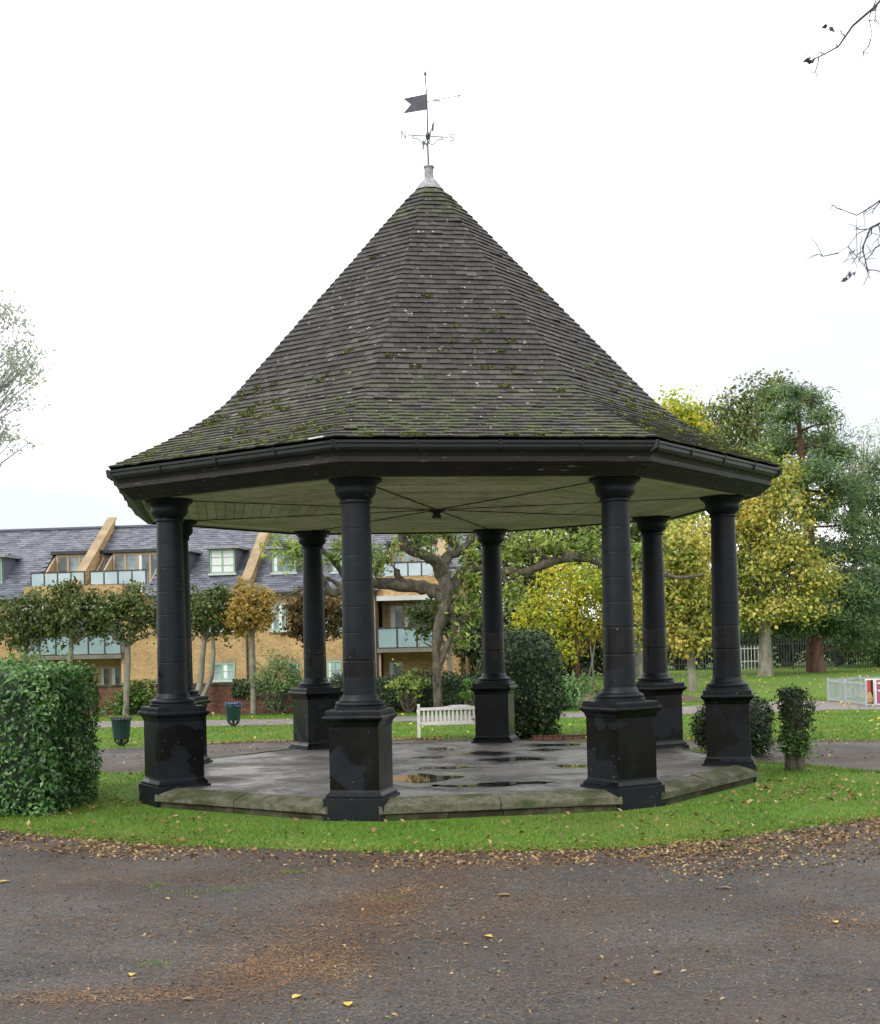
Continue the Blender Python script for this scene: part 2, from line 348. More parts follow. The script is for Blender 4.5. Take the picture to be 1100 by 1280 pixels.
leafmat('olive_leaf', [(.1, (.035, .055, .018)), (.45, (.11, .15, .04)), (.75, (.24, .27, .08)), (1, (.42, .37, .10))], .5, .5, .3)
leafmat('pine_needle', [(.1, (.022, .05, .020)), (.42, (.07, .14, .048)), (.72, (.16, .245, .07)), (1, (.32, .37, .12))], .45, .55, .15)
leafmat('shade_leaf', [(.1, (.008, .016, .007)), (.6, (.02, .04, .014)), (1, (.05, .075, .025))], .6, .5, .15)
leafmat('sprout_leaf', [(.1, (.05, .13, .02)), (.6, (.12, .26, .04)), (1, (.25, .40, .10))], 1, .4, .35)
leafmat('silver_leaf', [(.1, (.34, .38, .34)), (.6, (.52, .56, .50)), (.85, (.55, .56, .25)), (1, (.62, .58, .14))], .9, .5, .5)
leafmat('dead_leaf', [(.05, (.06, .034, .016)), (.3, (.14, .075, .034)), (.52, (.25, .145, .062)), (.74, (.38, .27, .12)), (.92, (.54, .45, .24)), (1, (.40, .15, .05))], 2, .6, .15)
leafmat('dead_leaf_yellow', [(.1, (.45, .27, .03)), (.6, (.62, .44, .07)), (1, (.65, .52, .22))], 3, .5, .2)
leafmat('needle_litter', [(.1, (.06, .03, .014)), (.55, (.17, .085, .036)), (1, (.36, .24, .12))], 1, .8, 0)
# building
def brickmat(name, c1, c2, mortar, blotch):
    m, t, p = newmat(name); o = coord(t, 'Object')
    s = t.nodes.new('ShaderNodeSeparateXYZ'); t.links.new(o, s.inputs[0]); cb = t.nodes.new('ShaderNodeCombineXYZ')
    t.links.new(math_(t, 'ADD', s.outputs[0], s.outputs[1]), cb.inputs[0]); t.links.new(s.outputs[2], cb.inputs[1])
    b = t.nodes.new('ShaderNodeTexBrick'); t.links.new(cb.outputs[0], b.inputs['Vector']); b.inputs['Scale'].default_value = 1
    b.inputs['Brick Width'].default_value = .225; b.inputs['Row Height'].default_value = .075; b.inputs['Mortar Size'].default_value = .008
    b.inputs['Color1'].default_value = (*c1, 1); b.inputs['Color2'].default_value = (*c2, 1); b.inputs['Mortar'].default_value = (*mortar, 1)
    c = mixc(t, 1., b.outputs[0], ramp(t, noise(t, .8, 6, o), [(.3, (blotch,)*3), (.7, (1.1,)*3)]), 'MULTIPLY')
    c = mixc(t, 1., c, ramp(t, noise(t, 14, 3, coord(t, 'Object', (.5, .5, 1.6))), [(.3, (.7,)*3), (.7, (1.25,)*3)]), 'MULTIPLY')
    t.links.new(c, p.inputs['Base Color']); setrough(p, .9, .2); bump(t, p, b.outputs[1], -.3, .01)
brickmat('yellow_brick', (.40, .24, .095), (.53, .34, .15), (.36, .30, .21), .75)
brickmat('old_red_brick', (.17, .06, .042), (.26, .11, .075), (.20, .15, .12), .5)
m, t, p = newmat('slate'); g = t.nodes.new('ShaderNodeNewGeometry')
t.links.new(ramp(t, g.outputs['Random Per Island'], [(0, (.062, .068, .085)), (.5, (.098, .106, .132)), (1, (.145, .153, .18))]), p.inputs['Base Color']); setrough(p, .5, .45)
bump(t, p, noise(t, 30, 4, coord(t)), .2, .005)
simple('coping', (.24, .17, .095), (.36, .27, .16), 2, .85, .2)
simple('sage_frame', (.20, .33, .25), (.27, .41, .32), 4, .5, 0)
simple('timber_frame', (.34, .24, .14), (.46, .34, .21), 5, .6, .1, .003, stretch=(1, 1, .2))
simple('grey_render', (.42, .43, .42), (.55, .56, .55), 1, .8, .1)
simple('dark_metal', (.025, .025, .028), (.04, .04, .042), 4, .5, 0)
simple('soffit_grey', (.13, .12, .10), (.17, .16, .13), 3, .8, 0)
simple('interior_dark', (.03, .032, .03), (.06, .06, .055), 1, .8, 0)
simple('blind', (.60, .62, .60), (.70, .72, .70), 3, .8, .0)
m, t, p = newmat('window_glass'); t.links.new(ramp(t, noise(t, .8, 3, coord(t)), [(.35, (.07, .09, .09)), (.65, (.34, .41, .43))]), p.inputs['Base Color']); setrough(p, .08, .7)
m, t, p = newmat('frosted_glass'); t.links.new(ramp(t, noise(t, .7, 3, coord(t)), [(.3, (.17, .25, .265)), (.7, (.25, .335, .35))]), p.inputs['Base Color']); setrough(p, .2, .5)
m, t, p = newmat('clear_balustrade'); t.links.new(ramp(t, noise(t, .7, 3, coord(t)), [(.3, (.33, .41, .45)), (.7, (.46, .54, .57))]), p.inputs['Base Color']); setrough(p, .12, .6)
simple('galvanised', (.28, .31, .33), (.40, .43, .45), 10, .5, 0)
simple('palisade', (.035, .04, .038), (.07, .075, .07), 3, .6, 0)
simple('red_board', (.42, .03, .03), (.52, .05, .04), 3, .5, 0)
simple('ochre', (.42, .27, .10), (.50, .34, .14), 3, .6, 0)
simple('plum', (.26, .07, .12), (.34, .10, .15), 3, .6, 0)
simple('bare_soil', (.05, .035, .022), (.11, .075, .045), 6, .95, .6, .03)
M = MATS

# ------------------------------------------------------------------ ground
def sheet(name, poly, z, mat, kind='structure', drop=None):
    mb = MB(); n = len(poly)
    if drop is None: mb.add([(x, y, z) for x, y in poly], [tuple(range(n))])
    else:
        cx, cy = np.mean([p[0] for p in poly]), np.mean([p[1] for p in poly])
        outer = [(x+(x-cx)*drop, y+(y-cy)*drop, 0.0) for x, y in poly]
        mb.add([(x, y, z) for x, y in poly]+outer, [tuple(range(n))]+[(i, n+i, n+(i+1) % n, (i+1) % n) for i in range(n)])
    o = mb.build(name, mat); bm = bmesh.new(); bm.from_mesh(o.data); bmesh.ops.recalc_face_normals(bm, faces=bm.faces)
    if bm.faces and max(bm.faces, key=lambda f: f.calc_area()).normal.z < 0: bmesh.ops.reverse_faces(bm, faces=bm.faces)
    bmesh.ops.triangulate(bm, faces=[f for f in bm.faces if len(f.verts) > 4]); bm.to_mesh(o.data); bm.free()
    return tag(o, kind=kind)
def smooth_loop(pts, k=6, jit=0.):
    out = []; n = len(pts)
    for i in range(n):
        a, b, c, d = (np.array(pts[(i+j) % n], float) for j in (-1, 0, 1, 2))
        for s in range(k):
            u = s/k; q = .5*((2*b)+(-a+c)*u+(2*a-5*b+4*c-d)*u*u+(-a+3*b-3*c+d)*u**3)
            out.append(tuple(q+rng.uniform(-jit, jit, 2)))
    return out
CEN = Vector((-.0157, 21.877, 0)); RC = 4.552; TH = -2.5876
ground = sheet('ground', [(-600, -200), (600, -200), (600, 1200), (-600, 1200)], 0, M['turf'])
far_edge = [(-60, 25), (-22, 28.4), (-12, 29.5), (-7.8, 30), (-5.3, 30.8), (-3.4, 31.2), (0, 30.7), (2.6, 29.7), (5, 28.7), (7.3, 27.9), (9, 27.4), (14, 25.4), (60, 12)]
fe = []
for (x0, y0), (x1, y1) in zip(far_edge[:-1], far_edge[1:]):
    for s in range(8): fe.append((x0+(x1-x0)*s/8, y0+(y1-y0)*s/8+rng.uniform(-.05, .05)))
fe.append(far_edge[-1])
road = sheet('asphalt_path', [(-60, -60), (60, -60)]+fe[::-1], .006, M['asphalt'])
island = [(-9.5, 21), (-8.9, 18.8), (-7.2, 17.85), (-5.66, 17.15), (-4.39, 16.25), (-3.29, 15.6), (-2.31, 15.2), (-.93, 14.78), (-.06, 14.64), (1.24, 14.56), (2.11, 14.66), (3.08, 15.1), (4.12, 15.7), (5.35, 16.5), (7.4, 17.6), (8.7, 19.4), (7.9, 20.9), (6.9, 21.5), (6.45, 22.0), (6.05, 22.8), (5.5, 23.5), (5.35, 25.6), (4.2, 27.1), (2.0, 27.7), (0, 27.75), (-2.5, 27.4), (-4.6, 26), (-5.5, 24.2), (-6.6, 24.6), (-8.5, 23.6)]
ISL = smooth_loop(island, 8, .05)
lawn = sheet('island_lawn', ISL, .018, M['turf'], drop=.006)
p2 = [(-60, 43), (-20, 39), (-9.7, 37.9), (-5.5, 37.3), (0, 37.5), (4.2, 37.5), (9, 38.2), (11.6, 38.3), (13.2, 37.6), (30, 34), (30, 38), (13.6, 41), (11.8, 43.6), (10.2, 43.3), (4.5, 40.2), (0, 39.9), (-4.6, 40.0), (-10.5, 41), (-20, 42.5), (-60, 47)]
sheet('far_path', p2, .006, M['path_asphalt'])
sheet('planting_bed', [(-30, 46.6), (-10, 43.7), (-4, 42.4), (4, 42.1), (9, 45), (9, 58), (2, 52), (-30, 52)], .012, M['bare_soil'])

def inside(P, poly):
    x, y = P[:, 0], P[:, 1]; poly = np.array(poly); r = np.zeros(len(P), bool)
    for (x0, y0), (x1, y1) in zip(poly, np.roll(poly, -1, 0)):
        c = (y0 > y) != (y1 > y)
        with np.errstate(divide='ignore', invalid='ignore'): r ^= c & (x < (x1-x0)*(y-y0)/(y1-y0)+x0)
    return r
def blades(name, P, h, w, mat):
    n = len(P); a = rng.uniform(0, 2*np.pi, n); d = np.stack([np.cos(a), np.sin(a), 0*a], 1); e = rng.normal(size=(n, 3))*.45; e[:, 2] = 1
    H = (h*rng.uniform(.5, 1.25, n))[:, None]*(np.where(np.hypot(P[:, 0]-CEN.x, P[:, 1]-CEN.y) < 5.12, .45, 1.)[:, None])
    V = np.stack([P-d*w/2, P+d*w/2, P+unit(e)*H], 1)
    return link(name, quadmesh(name, V, 3), mat)
# near lawn blades
P = np.column_stack([rng.uniform(-9.5, 9, 150000), rng.uniform(14.4, 27.8, 150000), np.full(150000, .016)])
rr_ = np.hypot(P[:, 0]-CEN.x, P[:, 1]-CEN.y)
P = P[inside(P, ISL) & (rr_ > 4.84)]
rr_ = np.hypot(P[:, 0]-CEN.x, P[:, 1]-CEN.y); P = P[(rr_ > 5.12) | (rng.random(len(P)) < .45)]
thin = np.sin(P[:, 0]*1.7+P[:, 1]*.9)+np.sin(P[:, 0]*.6-P[:, 1]*2.1)+rng.normal(size=len(P))*.8
P = P[thin > -1.9]
ee = np.array([q for q in ISL if q[1] < 22 or q[0] > 5]); E_ = ee[rng.integers(0, len(ee), 9000)]+rng.normal(size=(9000, 2))*.11
P = np.vstack([P, np.column_stack([E_, np.full(9000, .008)])])
tag(blades('lawn_grass', P, .058, .011, M['grass_blade']), 'short bright green grass round the bandstand', 'grass', kind='stuff')
n = 90000
P = np.column_stack([rng.uniform(-13, 13, n), 27+rng.random(n)**1.3*19, np.full(n, .0)])
fy = np.interp(P[:, 0], [q[0] for q in far_edge], [q[1] for q in far_edge])
P = P[(P[:, 1] > fy+.02) & ~inside(P, p2)]
tag(blades('far_grass', P, .06, .02, M['grass_blade']), 'short mown grass of the park beyond the path', 'grass', kind='stuff')

# ------------------------------------------------------------------ bandstand
AZ = [TH+i*math.pi/4 for i in range(8)]
SIN, COS = math.sin(math.pi/8), math.cos(math.pi/8)
stand = empty('bandstand', CEN)
tag(stand, 'octagonal bandstand with black columns under a steep mossy tiled roof', 'bandstand')
def oct_pt(rho, k, z): return (rho*math.cos(AZ[k % 8]), rho*math.sin(AZ[k % 8]), z)
# platform
mb = MB(); mb.prism([oct_pt(4.84, k, 0)[:2] for k in range(8)], -.1, .268); mb.build('platform', M['platform_floor'], stand)
def side_frame(k):
    """side k lies between columns k and k+1: matrix with x along the side, y outward"""
    a = AZ[k]+math.pi/8
    return Matrix(((-math.sin(a), math.cos(a), 0, 0), (math.cos(a), math.sin(a), 0, 0), (0, 0, 1, 0), (0, 0, 0, 1)))
def lathe_strip(prof, k, x0f, x1f):
    """profile (apothem, z) drawn along side k between two limits given as functions of apothem"""
    m = side_frame(k); vs_ = []
    for a, z in prof: vs_ += [m @ Vector((x0f(a), a, z)), m @ Vector((x1f(a), a, z))]
    n = len(prof); fs_ = [(2*i, 2*i+1, (2*i+3) % (2*n), (2*i+2) % (2*n)) for i in range(n)]
    fs_ += [tuple(2*i for i in range(n))[::-1], tuple(2*i+1 for i in range(n))]
    return vs_, fs_
def fix_normals(o):
    bm = bmesh.new(); bm.from_mesh(o.data); bmesh.ops.recalc_face_normals(bm, faces=bm.faces); bm.to_mesh(o.data); bm.free(); return o
T8 = math.tan(math.pi/8)
for k in range(8):
    half = 4.73*T8-.37
    nst = 2; cuts = [-half]+[(-half+2*half*(i+1)/nst+random.uniform(-.12, .12)) for i in range(nst-1)]+[half]
    for i in range(nst):
        dz = random.uniform(-.008, .008); da = random.uniform(-.012, .012); g = .004
        prof = [(4.40, .10), (4.40, .274+dz), (4.46, .282+dz), (4.69+da, .215+dz), (4.73+da, .195+dz), (4.735+da, .105), (4.70+da, .10)]
        vs_, fs_ = lathe_strip(prof, k, lambda a: cuts[i]+g, lambda a: cuts[i+1]-g)
        bevel(fix_normals(MB().add(vs_, fs_).build('kerb_stone', M['kerb_stone'], stand)), .006, 2)
    cuts = [-half]+[(-half+2*half*(i+1)/4+random.uniform(-.1, .1)) for i in range(3)]+[half]
    for i in range(4):
        da = random.uniform(-.012, .008)
        vs_, fs_ = lathe_strip([(4.42, -.1), (4.42, .099), (4.68+da, .099), (4.70+da, .09), (4.70+da, -.1)], k, lambda a: cuts[i]+.004, lambda a: cuts[i+1]-.004)
        fix_normals(MB().add(vs_, fs_).build('riser_stone', M['riser_stone'], stand))
# puddles lying on the floor
for px, py, a, b in ((.03, 2.95, .34, .5), (.75, 1.75, .5, .42), (1.15, .45, .62, .45), (2.1, 3.2, .55, .4), (1.85, 2.2, .32, .28), (1.15, -3.15, .5, .26), (.35, -3.35, .52, .22), (-.35, -2.2, .62, .75), (-.05, -.7, .55, .3), (2.1, -.9, .4, .3), (-.2, 1.2, .3, .3)):
    pts = [(px+a*math.cos(q)*(1+.35*math.sin(3*q+px*5)*math.sin(2*q+py)), py+b*math.sin(q)*(1+.3*math.cos(4*q+py*3))) for q in np.linspace(0, 2*np.pi, 28, endpoint=False)]
    d_ = MB().add([(px+(x-px)*1.22+.03*math.sin(i*2.1), py+(y-py)*1.3+.03*math.sin(i*1.3), .2705) for i, (x, y) in enumerate(pts)], [tuple(range(28))]).build('puddle', M['damp'], stand)
    MB().add([(px+(x-px)*.85, py+(y-py)*.72, .273) for x, y in pts], [tuple(range(28))]).build('water', M['puddle_water'], d_)
# columns: shaft with pedestal, plinth, base moulding and capital
sh = [(.217, 1.60)]
zs = [1.60, 2.04, 2.40, 2.73, 3.06, 3.40, 3.74, 4.085]
def rad(z): q = (z-1.6)/2.485; return .217-.034*q-.005*math.sin(math.pi*q)*-1
prof = []
for i, z in enumerate(zs):
    if 0 < i < len(zs)-1: prof += [(rad(z-.02), z-.02), (rad(z-.005), z-.005), (rad(z)-.0014, z-.0015), (rad(z)-.0014, z+.001), (rad(z+.005), z+.005), (rad(z+.02), z+.02)]
    else: prof.append((rad(z), z))
    if i < len(zs)-1: prof += [(rad(z+.12), z+.12), (rad(z+.24), z+.24)]
col0 = MB().lathe(prof, 40).build('column', M['column_paint'], stand, 40)
def sq(mb, half_z):                          # stacked square rings (half width, z)
    n = len(half_z); vs_ = []
    for h, z in half_z: vs_ += [(-h, -h, z), (h, -h, z), (h, h, z), (-h, h, z)]
    fs_ = [(3, 2, 1, 0), tuple(4*(n-1)+i for i in range(4))]
    for k in range(n-1): fs_ += [(4*k+i, 4*k+(i+1) % 4, 4*k+4+(i+1) % 4, 4*k+4+i) for i in range(4)]
    return mb.add(vs_, fs_)
o = sq(MB(), [(.40, -.1), (.40, .297), (.395, .302)]).build('plinth_block', M['column_paint'], col0); bevel(o, .004)
o = sq(MB(), [(.372, .302), (.375, .33), (.352, .355), (.335, .372), (.328, .40), (.328, 1.20), (.336, 1.215), (.345, 1.255), (.375, 1.285), (.392, 1.297), (.397, 1.32), (.392, 1.345), (.362, 1.352), (.362, 1.40), (.352, 1.416)]).build('pedestal', M['column_paint'], col0); bevel(o, .005)
MB().lathe([(.335, 1.416), (.335, 1.452), (.325, 1.458), (.31, 1.462), (.318, 1.475), (.318, 1.495), (.305, 1.512), (.285, 1.52), (.258, 1.527), (.25, 1.55), (.237, 1.572), (.222, 1.60)], 40).build('base_moulding', M['column_paint'], col0, 40)
MB().lathe([(.184, 4.07), (.206, 4.075), (.212, 4.095), (.206, 4.115), (.196, 4.122), (.205, 4.135), (.24, 4.165), (.262, 4.20), (.268, 4.24), (.262, 4.275), (.275, 4.30), (.30, 4.33), (.335, 4.352), (.345, 4.36), (.345, 4.405)], 40).build('capital', M['column_paint'], col0, 40)
for k in range(8):
    c = col0 if k == 0 else copy_tree(col0, stand)
    c.location = oct_pt(RC, k, 0); c.rotation_euler = (0, 0, AZ[k])
# ceiling boards laid parallel to each side
W_ = .145
me_cache = {}
for i in range(32):
    a0, a1 = 4.70-W_*(i+1)+.004, 4.70-W_*i-.004
    if a0 < .05: break
    mb = MB()
    mb.add([(-a0*T8+.004, a0, 4.40), (a0*T8-.004, a0, 4.40), (a1*T8-.004, a1, 4.40), (-a1*T8+.004, a1, 4.40), (-a0*T8+.004, a0, 4.42), (a0*T8-.004, a0, 4.42), (a1*T8-.004, a1, 4.42), (-a1*T8+.004, a1, 4.42)],
           [(3, 2, 1, 0), (4, 5, 6, 7), (0, 1, 5, 4), (1, 2, 6, 5), (2, 3, 7, 6), (3, 0, 4, 7)])
    me = mb.mesh('ceiling_board'); me.materials.append(M['ceiling_paint'])
    for k in range(8):
        o = link('ceiling_board', me, None, stand); mm = side_frame(k).copy()
        mm.translation.z = random.uniform(-.004, .004); o.matrix_local = mm
for k in range(8):
    p0, p1 = Vector(oct_pt(.2, k, 4.392)), Vector(oct_pt(5.0, k, 4.392))
    MB().bar(p0, p1, .026, .010).build('ceiling_batten', M['fascia_paint'], stand)
MB().prism([oct_pt(5.06, k, 0)[:2] for k in range(8)], 4.425, 4.47).build('ceiling_deck', M['dark_void'], stand)
MB().lathe([(.02, 4.25), (.07, 4.255), (.085, 4.29), (.06, 4.30), (.06, 4.34), (.14, 4.37), (.16, 4.399)], 20).build('ceiling_rose', M['fascia_paint'], stand, 30)
# cornice: ribbed raking boards, ledge and cast gutter, one length per side
C8 = COS
fas = [(5.00, 4.37)]
r0, z0, r1, z1 = 5.075, 4.372, 5.275, 4.525
for i in range(6):
    q0, q1 = i/6, (i+1)/6
    fas += [(r0+(r1-r0)*q0+.012, z0+(z1-z0)*q0), (r0+(r1-r0)*q1+.004, z0+(z1-z0)*q1-.008), (r0+(r1-r0)*q1-.004, z0+(z1-z0)*q1-.002)]
fas += [(5.305, 4.525), (5.312, 4.54), (5.305, 4.552), (5.285, 4.556), (5.29, 4.60), (5.31, 4.63), (5.33, 4.65), (5.33, 4.70), (5.0, 4.70)]
gut = [(5.335, 4.655), (5.37, 4.655), (5.40, 4.67), (5.425, 4.70), (5.43, 4.74), (5.452, 4.752), (5.455, 4.782), (5.44, 4.785), (5.415, 4.775), (5.41, 4.72), (5.37, 4.69), (5.335, 4.69)]
for k in range(8):
    for nm, pf, mt in (('fascia', fas, 'fascia_paint'), ('gutter', gut, 'gutter_iron')):
        vs_, fs_ = lathe_strip([(r*C8, z) for r, z in pf], k, lambda a: -a*T8+.0005, lambda a: a*T8-.0005)
        fix_normals(MB().add(vs_, fs_).build(nm, M[mt], stand))
    m_ = side_frame(k)                            # union clips and brackets along the gutter
    for x in (-2.1, -1.05, .02, 1.08, 2.08):
        P0 = [m_ @ Vector((x+s, a, z)) for s in (-.02, .02) for a, z in ((5.345*C8, 4.645), (5.44*C8, 4.69), (5.462*C8, 4.79), (5.43*C8, 4.79), (5.40*C8, 4.70), (5.345*C8, 4.66))]
        mb = MB().add(P0, [tuple(range(6)), tuple(range(6, 12))[::-1]]+[(i, 6+i, 6+(i+1) % 6, (i+1) % 6) for i in range(6)])
        fix_normals(mb.build('gutter_bracket', M['gutter_iron'], stand))
# roof profile along a hip (radius, z): bell-cast foot
hp = np.array([(5.42, 4.80), (5.10, 4.95), (4.62, 5.185), (4.28, 5.37), (3.93, 5.585), (3.66, 5.79), (3.48, 5.965), (3.2, 6.27), (2.5, 7.05), (1.9, 7.72), (1.45, 8.22), (.9, 8.84), (.45, 9.335), (.20, 9.60)])
seg = np.r_[0, np.cumsum(np.hypot(*np.diff(hp, axis=0).T))]
ts = np.linspace(0, seg[-1], 400); dense = np.column_stack([np.interp(ts, seg, hp[:, 0]), np.interp(ts, seg, hp[:, 1])])
ker = np.hanning(17); ker /= ker.sum()
pad = np.vstack([np.repeat(dense[:1], 8, 0)+np.outer(np.arange(-8, 0), dense[1]-dense[0]), dense, np.repeat(dense[-1:], 8, 0)+np.outer(np.arange(1, 9), dense[-1]-dense[-2])])
dense = np.column_stack([np.convolve(pad[:, i], ker, 'valid') for i in (0, 1)])
fa = dense[:, 0]*C8                               # apothem on the face
fs_len = np.r_[0, np.cumsum(np.hypot(np.diff(fa), np.diff(dense[:, 1])))]
def face_at(s): return np.interp(s, fs_len, fa), np.interp(s, fs_len, dense[:, 1])
# boarding under the tiles
mb = MB(); pr = dense[::16]
for k in range(8):
    vs_ = []
    for r_, z_ in pr: vs_ += [oct_pt(r_-.03, k, z_-.03), oct_pt(r_-.03, k+1, z_-.03)]
    mb.add(vs_, [(2*i, 2*i+1, 2*i+3, 2*i+2) for i in range(len(pr)-1)])
mb.build('roof_boarding', M['dark_void'], stand)
GA, TW, TT = .117, .168, .020
def tile_box(w0a, w0b, w1a, w1b, L, lift):
    """tile in (x across, y up the slope, z out): tail at y=0"""
    return [(w0a, 0, lift), (w0b, 0, lift), (w1b, L, .0), (w1a, L, .0), (w0a, 0, lift+TT), (w0b, 0, lift+TT), (w1b, L, TT), (w1a, L, TT)]
TF = [(4, 5, 6, 7), (0, 1, 5, 4), (1, 2, 6, 5), (3, 0, 4, 7), (0, 3, 2, 1)]
tile_me = []
for i in range(4):
    h = TW/2-.002; mb = MB(); mb.add(tile_box(-h, h, -h+random.uniform(-.002, .002), h, .18, .026), TF); me = mb.mesh('roof_tile'); me.materials.append(M['roof_tile']); tile_me.append(me)
n_course = int(fs_len[-1]/GA); singles = 0; bulk = MB(); spots = []
for c in range(n_course):
    s = c*GA; a0, z0 = face_at(s); a1, z1 = face_at(s+GA*1.5)
    d = Vector((0, a1-a0, z1-z0)); L = d.length; d.normalize(); nrm = Vector((0, -d.z, d.y)); nrm = -nrm if nrm.z < 0 else nrm
    if nrm.y < 0: nrm = -nrm
    w0, w1 = a0*T8+.012, a1*T8+.012
    for k in range(8):
        fr = side_frame(k); off = (.5 if c % 2 else 0)+random.uniform(-.04, .04)
        nn = int(w0/TW)+2
        for j in range(-nn, nn+1):
            x = (j+off)*TW; h = TW/2-.002
            lo0, hi0, lo1, hi1 = max(x-h, -w0), min(x+h, w0), max(x-h, -w1), min(x+h, w1)
            if hi0-lo0 < .012: continue
            lo1 = min(lo1, hi1-.004) if hi1 > lo1 else lo1
            if hi1 <= lo1:
                mid = max(min((lo0+hi0)/2, w1-.004), -w1+.004); lo1, hi1 = mid-.003, mid+.003
            full = lo0 == x-h and hi0 == x+h and lo1 == x-h and hi1 == x+h
            rot = random.gauss(0, .012); lift = .026+random.uniform(-.003, .008)
            if random.random() < .012: lift += .012
            slip = random.uniform(-.004, .004)-(0.03 if random.random() < .004 else 0)
            org = Vector((0, a0, z0))
            if full and k == 1 and 1 <= c <= 13 and singles < 300:
                mm = Matrix(((1, 0, 0, x), (0, d.y, nrm.y, a0), (0, d.z, nrm.z, z0), (0, 0, 0, 1)))
                o = link('roof_tile', random.choice(tile_me), None, stand)
                o.matrix_local = fr @ mm @ Matrix.Translation((0, slip, lift-.026)) @ Matrix.Rotation(rot, 4, 'Z'); singles += 1
            else:
                pts = tile_box(lo0, hi0, lo1, hi1, L, lift)
                xc = (lo0+hi0)/2; cr_, sr_ = math.cos(rot if full else 0), math.sin(rot if full else 0)
                out = []
                for (px, py, pz) in pts:
                    qx = xc+(px-xc)*cr_-py*sr_; qy = (px-xc)*sr_+py*cr_+(slip if full else 0)
                    out.append(fr @ (org+Vector((qx, 0, 0))+d*qy+nrm*pz))
                bulk.add(out, TF)
                if full and random.random() < .5: spots.append(out)
tag(bulk.build('roof_tiles', M['roof_tile'], stand), kind='stuff')
# moss cushions gathered on the lower courses
mp_, mn_ = [], []
for q in spots:
    z = q[4].z
    pr_ = .85 if z < 5.6 else .35 if z < 6.6 else .04
    if z > 9.1: pr_ = .8
    w_ = math.sin(q[4].x*1.9+1)+math.sin(q[4].y*2.3)+math.sin(z*3+q[4].x)
    if random.random() < pr_*(.25+.5*max(0, w_)):
        for _ in range(random.randint(5, 24)):
            a, b = random.random(), random.random()*.5
            mp_.append((q[4]*(1-a)+q[5]*a)*(1-b)+(q[7]*(1-a)+q[6]*a)*b+Vector((0, 0, .004))); mn_.append((random.gauss(0, .5), random.gauss(0, .5), 1))
mp_ = np.array(mp_); mn_ = unit(np.array(mn_))
tag(link('moss', leaf_mesh('moss', mp_, mn_, rng.uniform(.02, .06, len(mp_)), rng.uniform(.02, .05, len(mp_)), .4), M['moss'], stand), kind='stuff')
# lead cap
MB().lathe([(.245, 9.60), (.235, 9.622), (.17, 9.71), (.12, 9.77), (.080, 9.81)], 16).build('lead_skirt', M['lead'], stand, 30)
MB().lathe([(.078, 9.80), (.074, 9.98), (.088, 9.985), (.088, 10.01), (.02, 10.03)], 20).build('lead_finial', M['lead'], stand, 30)
# pale strip of broken tile lying in the gutter
pp = at(395, 551, 16.55)
o = MB().box((0, 0, 0), (.19, .06, .014)).build('tile_fragment', M['white_paint']); bevel(o, .003)
o.location = (pp.x, pp.y, 4.81); o.rotation_euler = (R(8), R(-12), R(22))
tag(o, 'broken whitish strip lying in the gutter at the front left corner of the roof', 'fragment')

# ------------------------------------------------------------------ weathervane
vane = empty('weathervane', (CEN.x-.005, CEN.y, 10.01)); tag(vane, 'iron weathervane with swallowtail flag and compass letters on the roof peak', 'weathervane')
MB().tube([(0, 0, -.02), (-.005, 0, .5), (.0, 0, 1.05), (-.02, 0, 1.5)], [.014, .013, .012, .009], 8).build('pole', M['vane_iron'], vane, True)
MB().lathe([(.009, 0), (.022, .02), (.018, .05), (.002, .10)], 10, (-.02, 0, 1.49)).build('spike', M['vane_iron'], vane, True)
fr = empty('flag_arm', (0, 0, 1.065), math.atan2(-.42, 1.0)); fr.parent = vane
def plate(name, pts, th, parent, mat, off=(0, 0, 0)):
    n = len(pts); mb = MB(); mb.add([(x+off[0], off[1]-th/2, z+off[2]) for x, z in pts]+[(x+off[0], off[1]+th/2, z+off[2]) for x, z in pts],
        [tuple(range(n)), tuple(range(n, 2*n))[::-1]]+[(i, (i+1) % n, n+(i+1) % n, n+i) for i in range(n)])
    return fix_normals(mb.build(name, mat, parent))
plate('flag', [(-.01, .13), (-.01, -.13), (-.43, -.12), (-.29, .005), (-.43, .125)], .006, fr, M['vane_iron'])
mb = MB(); mb.bar((.01, 0, 0), (.56, 0, 0), .013)
for s in (1, -1): mb.tube([(.02, 0, .1*s), (.07, 0, .075*s), (.10, 0, .035*s), (.16, 0, .01*s), (.26, 0, -.055), (.33, 0, -.045), (.30, 0, -.02)], [.008]*7, 5)
mb.build('scroll_arm', M['vane_steel'], fr)
plate('arrow_head', [(.54, .022), (.62, 0), (.54, -.022)], .012, fr, M['vane_steel'])
ca = empty('compass_arm', (0, 0, .50), math.atan2(.17, .79)); ca.parent = vane
mb = MB(); mb.bar((-.34, 0, 0), (.34, 0, 0), .015); mb.build('arm', M['vane_steel'], ca)
mb = MB(); mb.bar((0, -.34, 0), (0, .34, 0), .012); mb.build('arm', M['vane_iron'], ca)
for sx, sy in ((1, 0), (-1, 0), (0, 1), (0, -1)):
    mb = MB(); mb.tube([(sx*q, sy*q, z) for q, z in ((.02, -.12), (.07, -.14), (.12, -.11), (.14, -.07), (.19, -.045), (.25, -.05), (.26, -.03), (.22, -.01))], [.009]*8, 5)
    mb.build('scroll', M['vane_steel'] if sx else M['vane_iron'], ca)
MB().lathe([(.014, -.06), (.034, -.03), (.038, 0), (.034, .03), (.014, .06)], 12).build('boss', M['vane_iron'], ca, True)
def strokes(name, lines, x, y, turn, mat):
    mb = MB()
    for ln in lines:
        for (a, b), (c, d) in zip(ln[:-1], ln[1:]): mb.bar((a, 0, b), (c, 0, d), .014, .017, (0, 1, 0))
    o = mb.build(name, mat, ca); o.location = (x, y, .0); o.rotation_euler = (0, 0, turn); return o
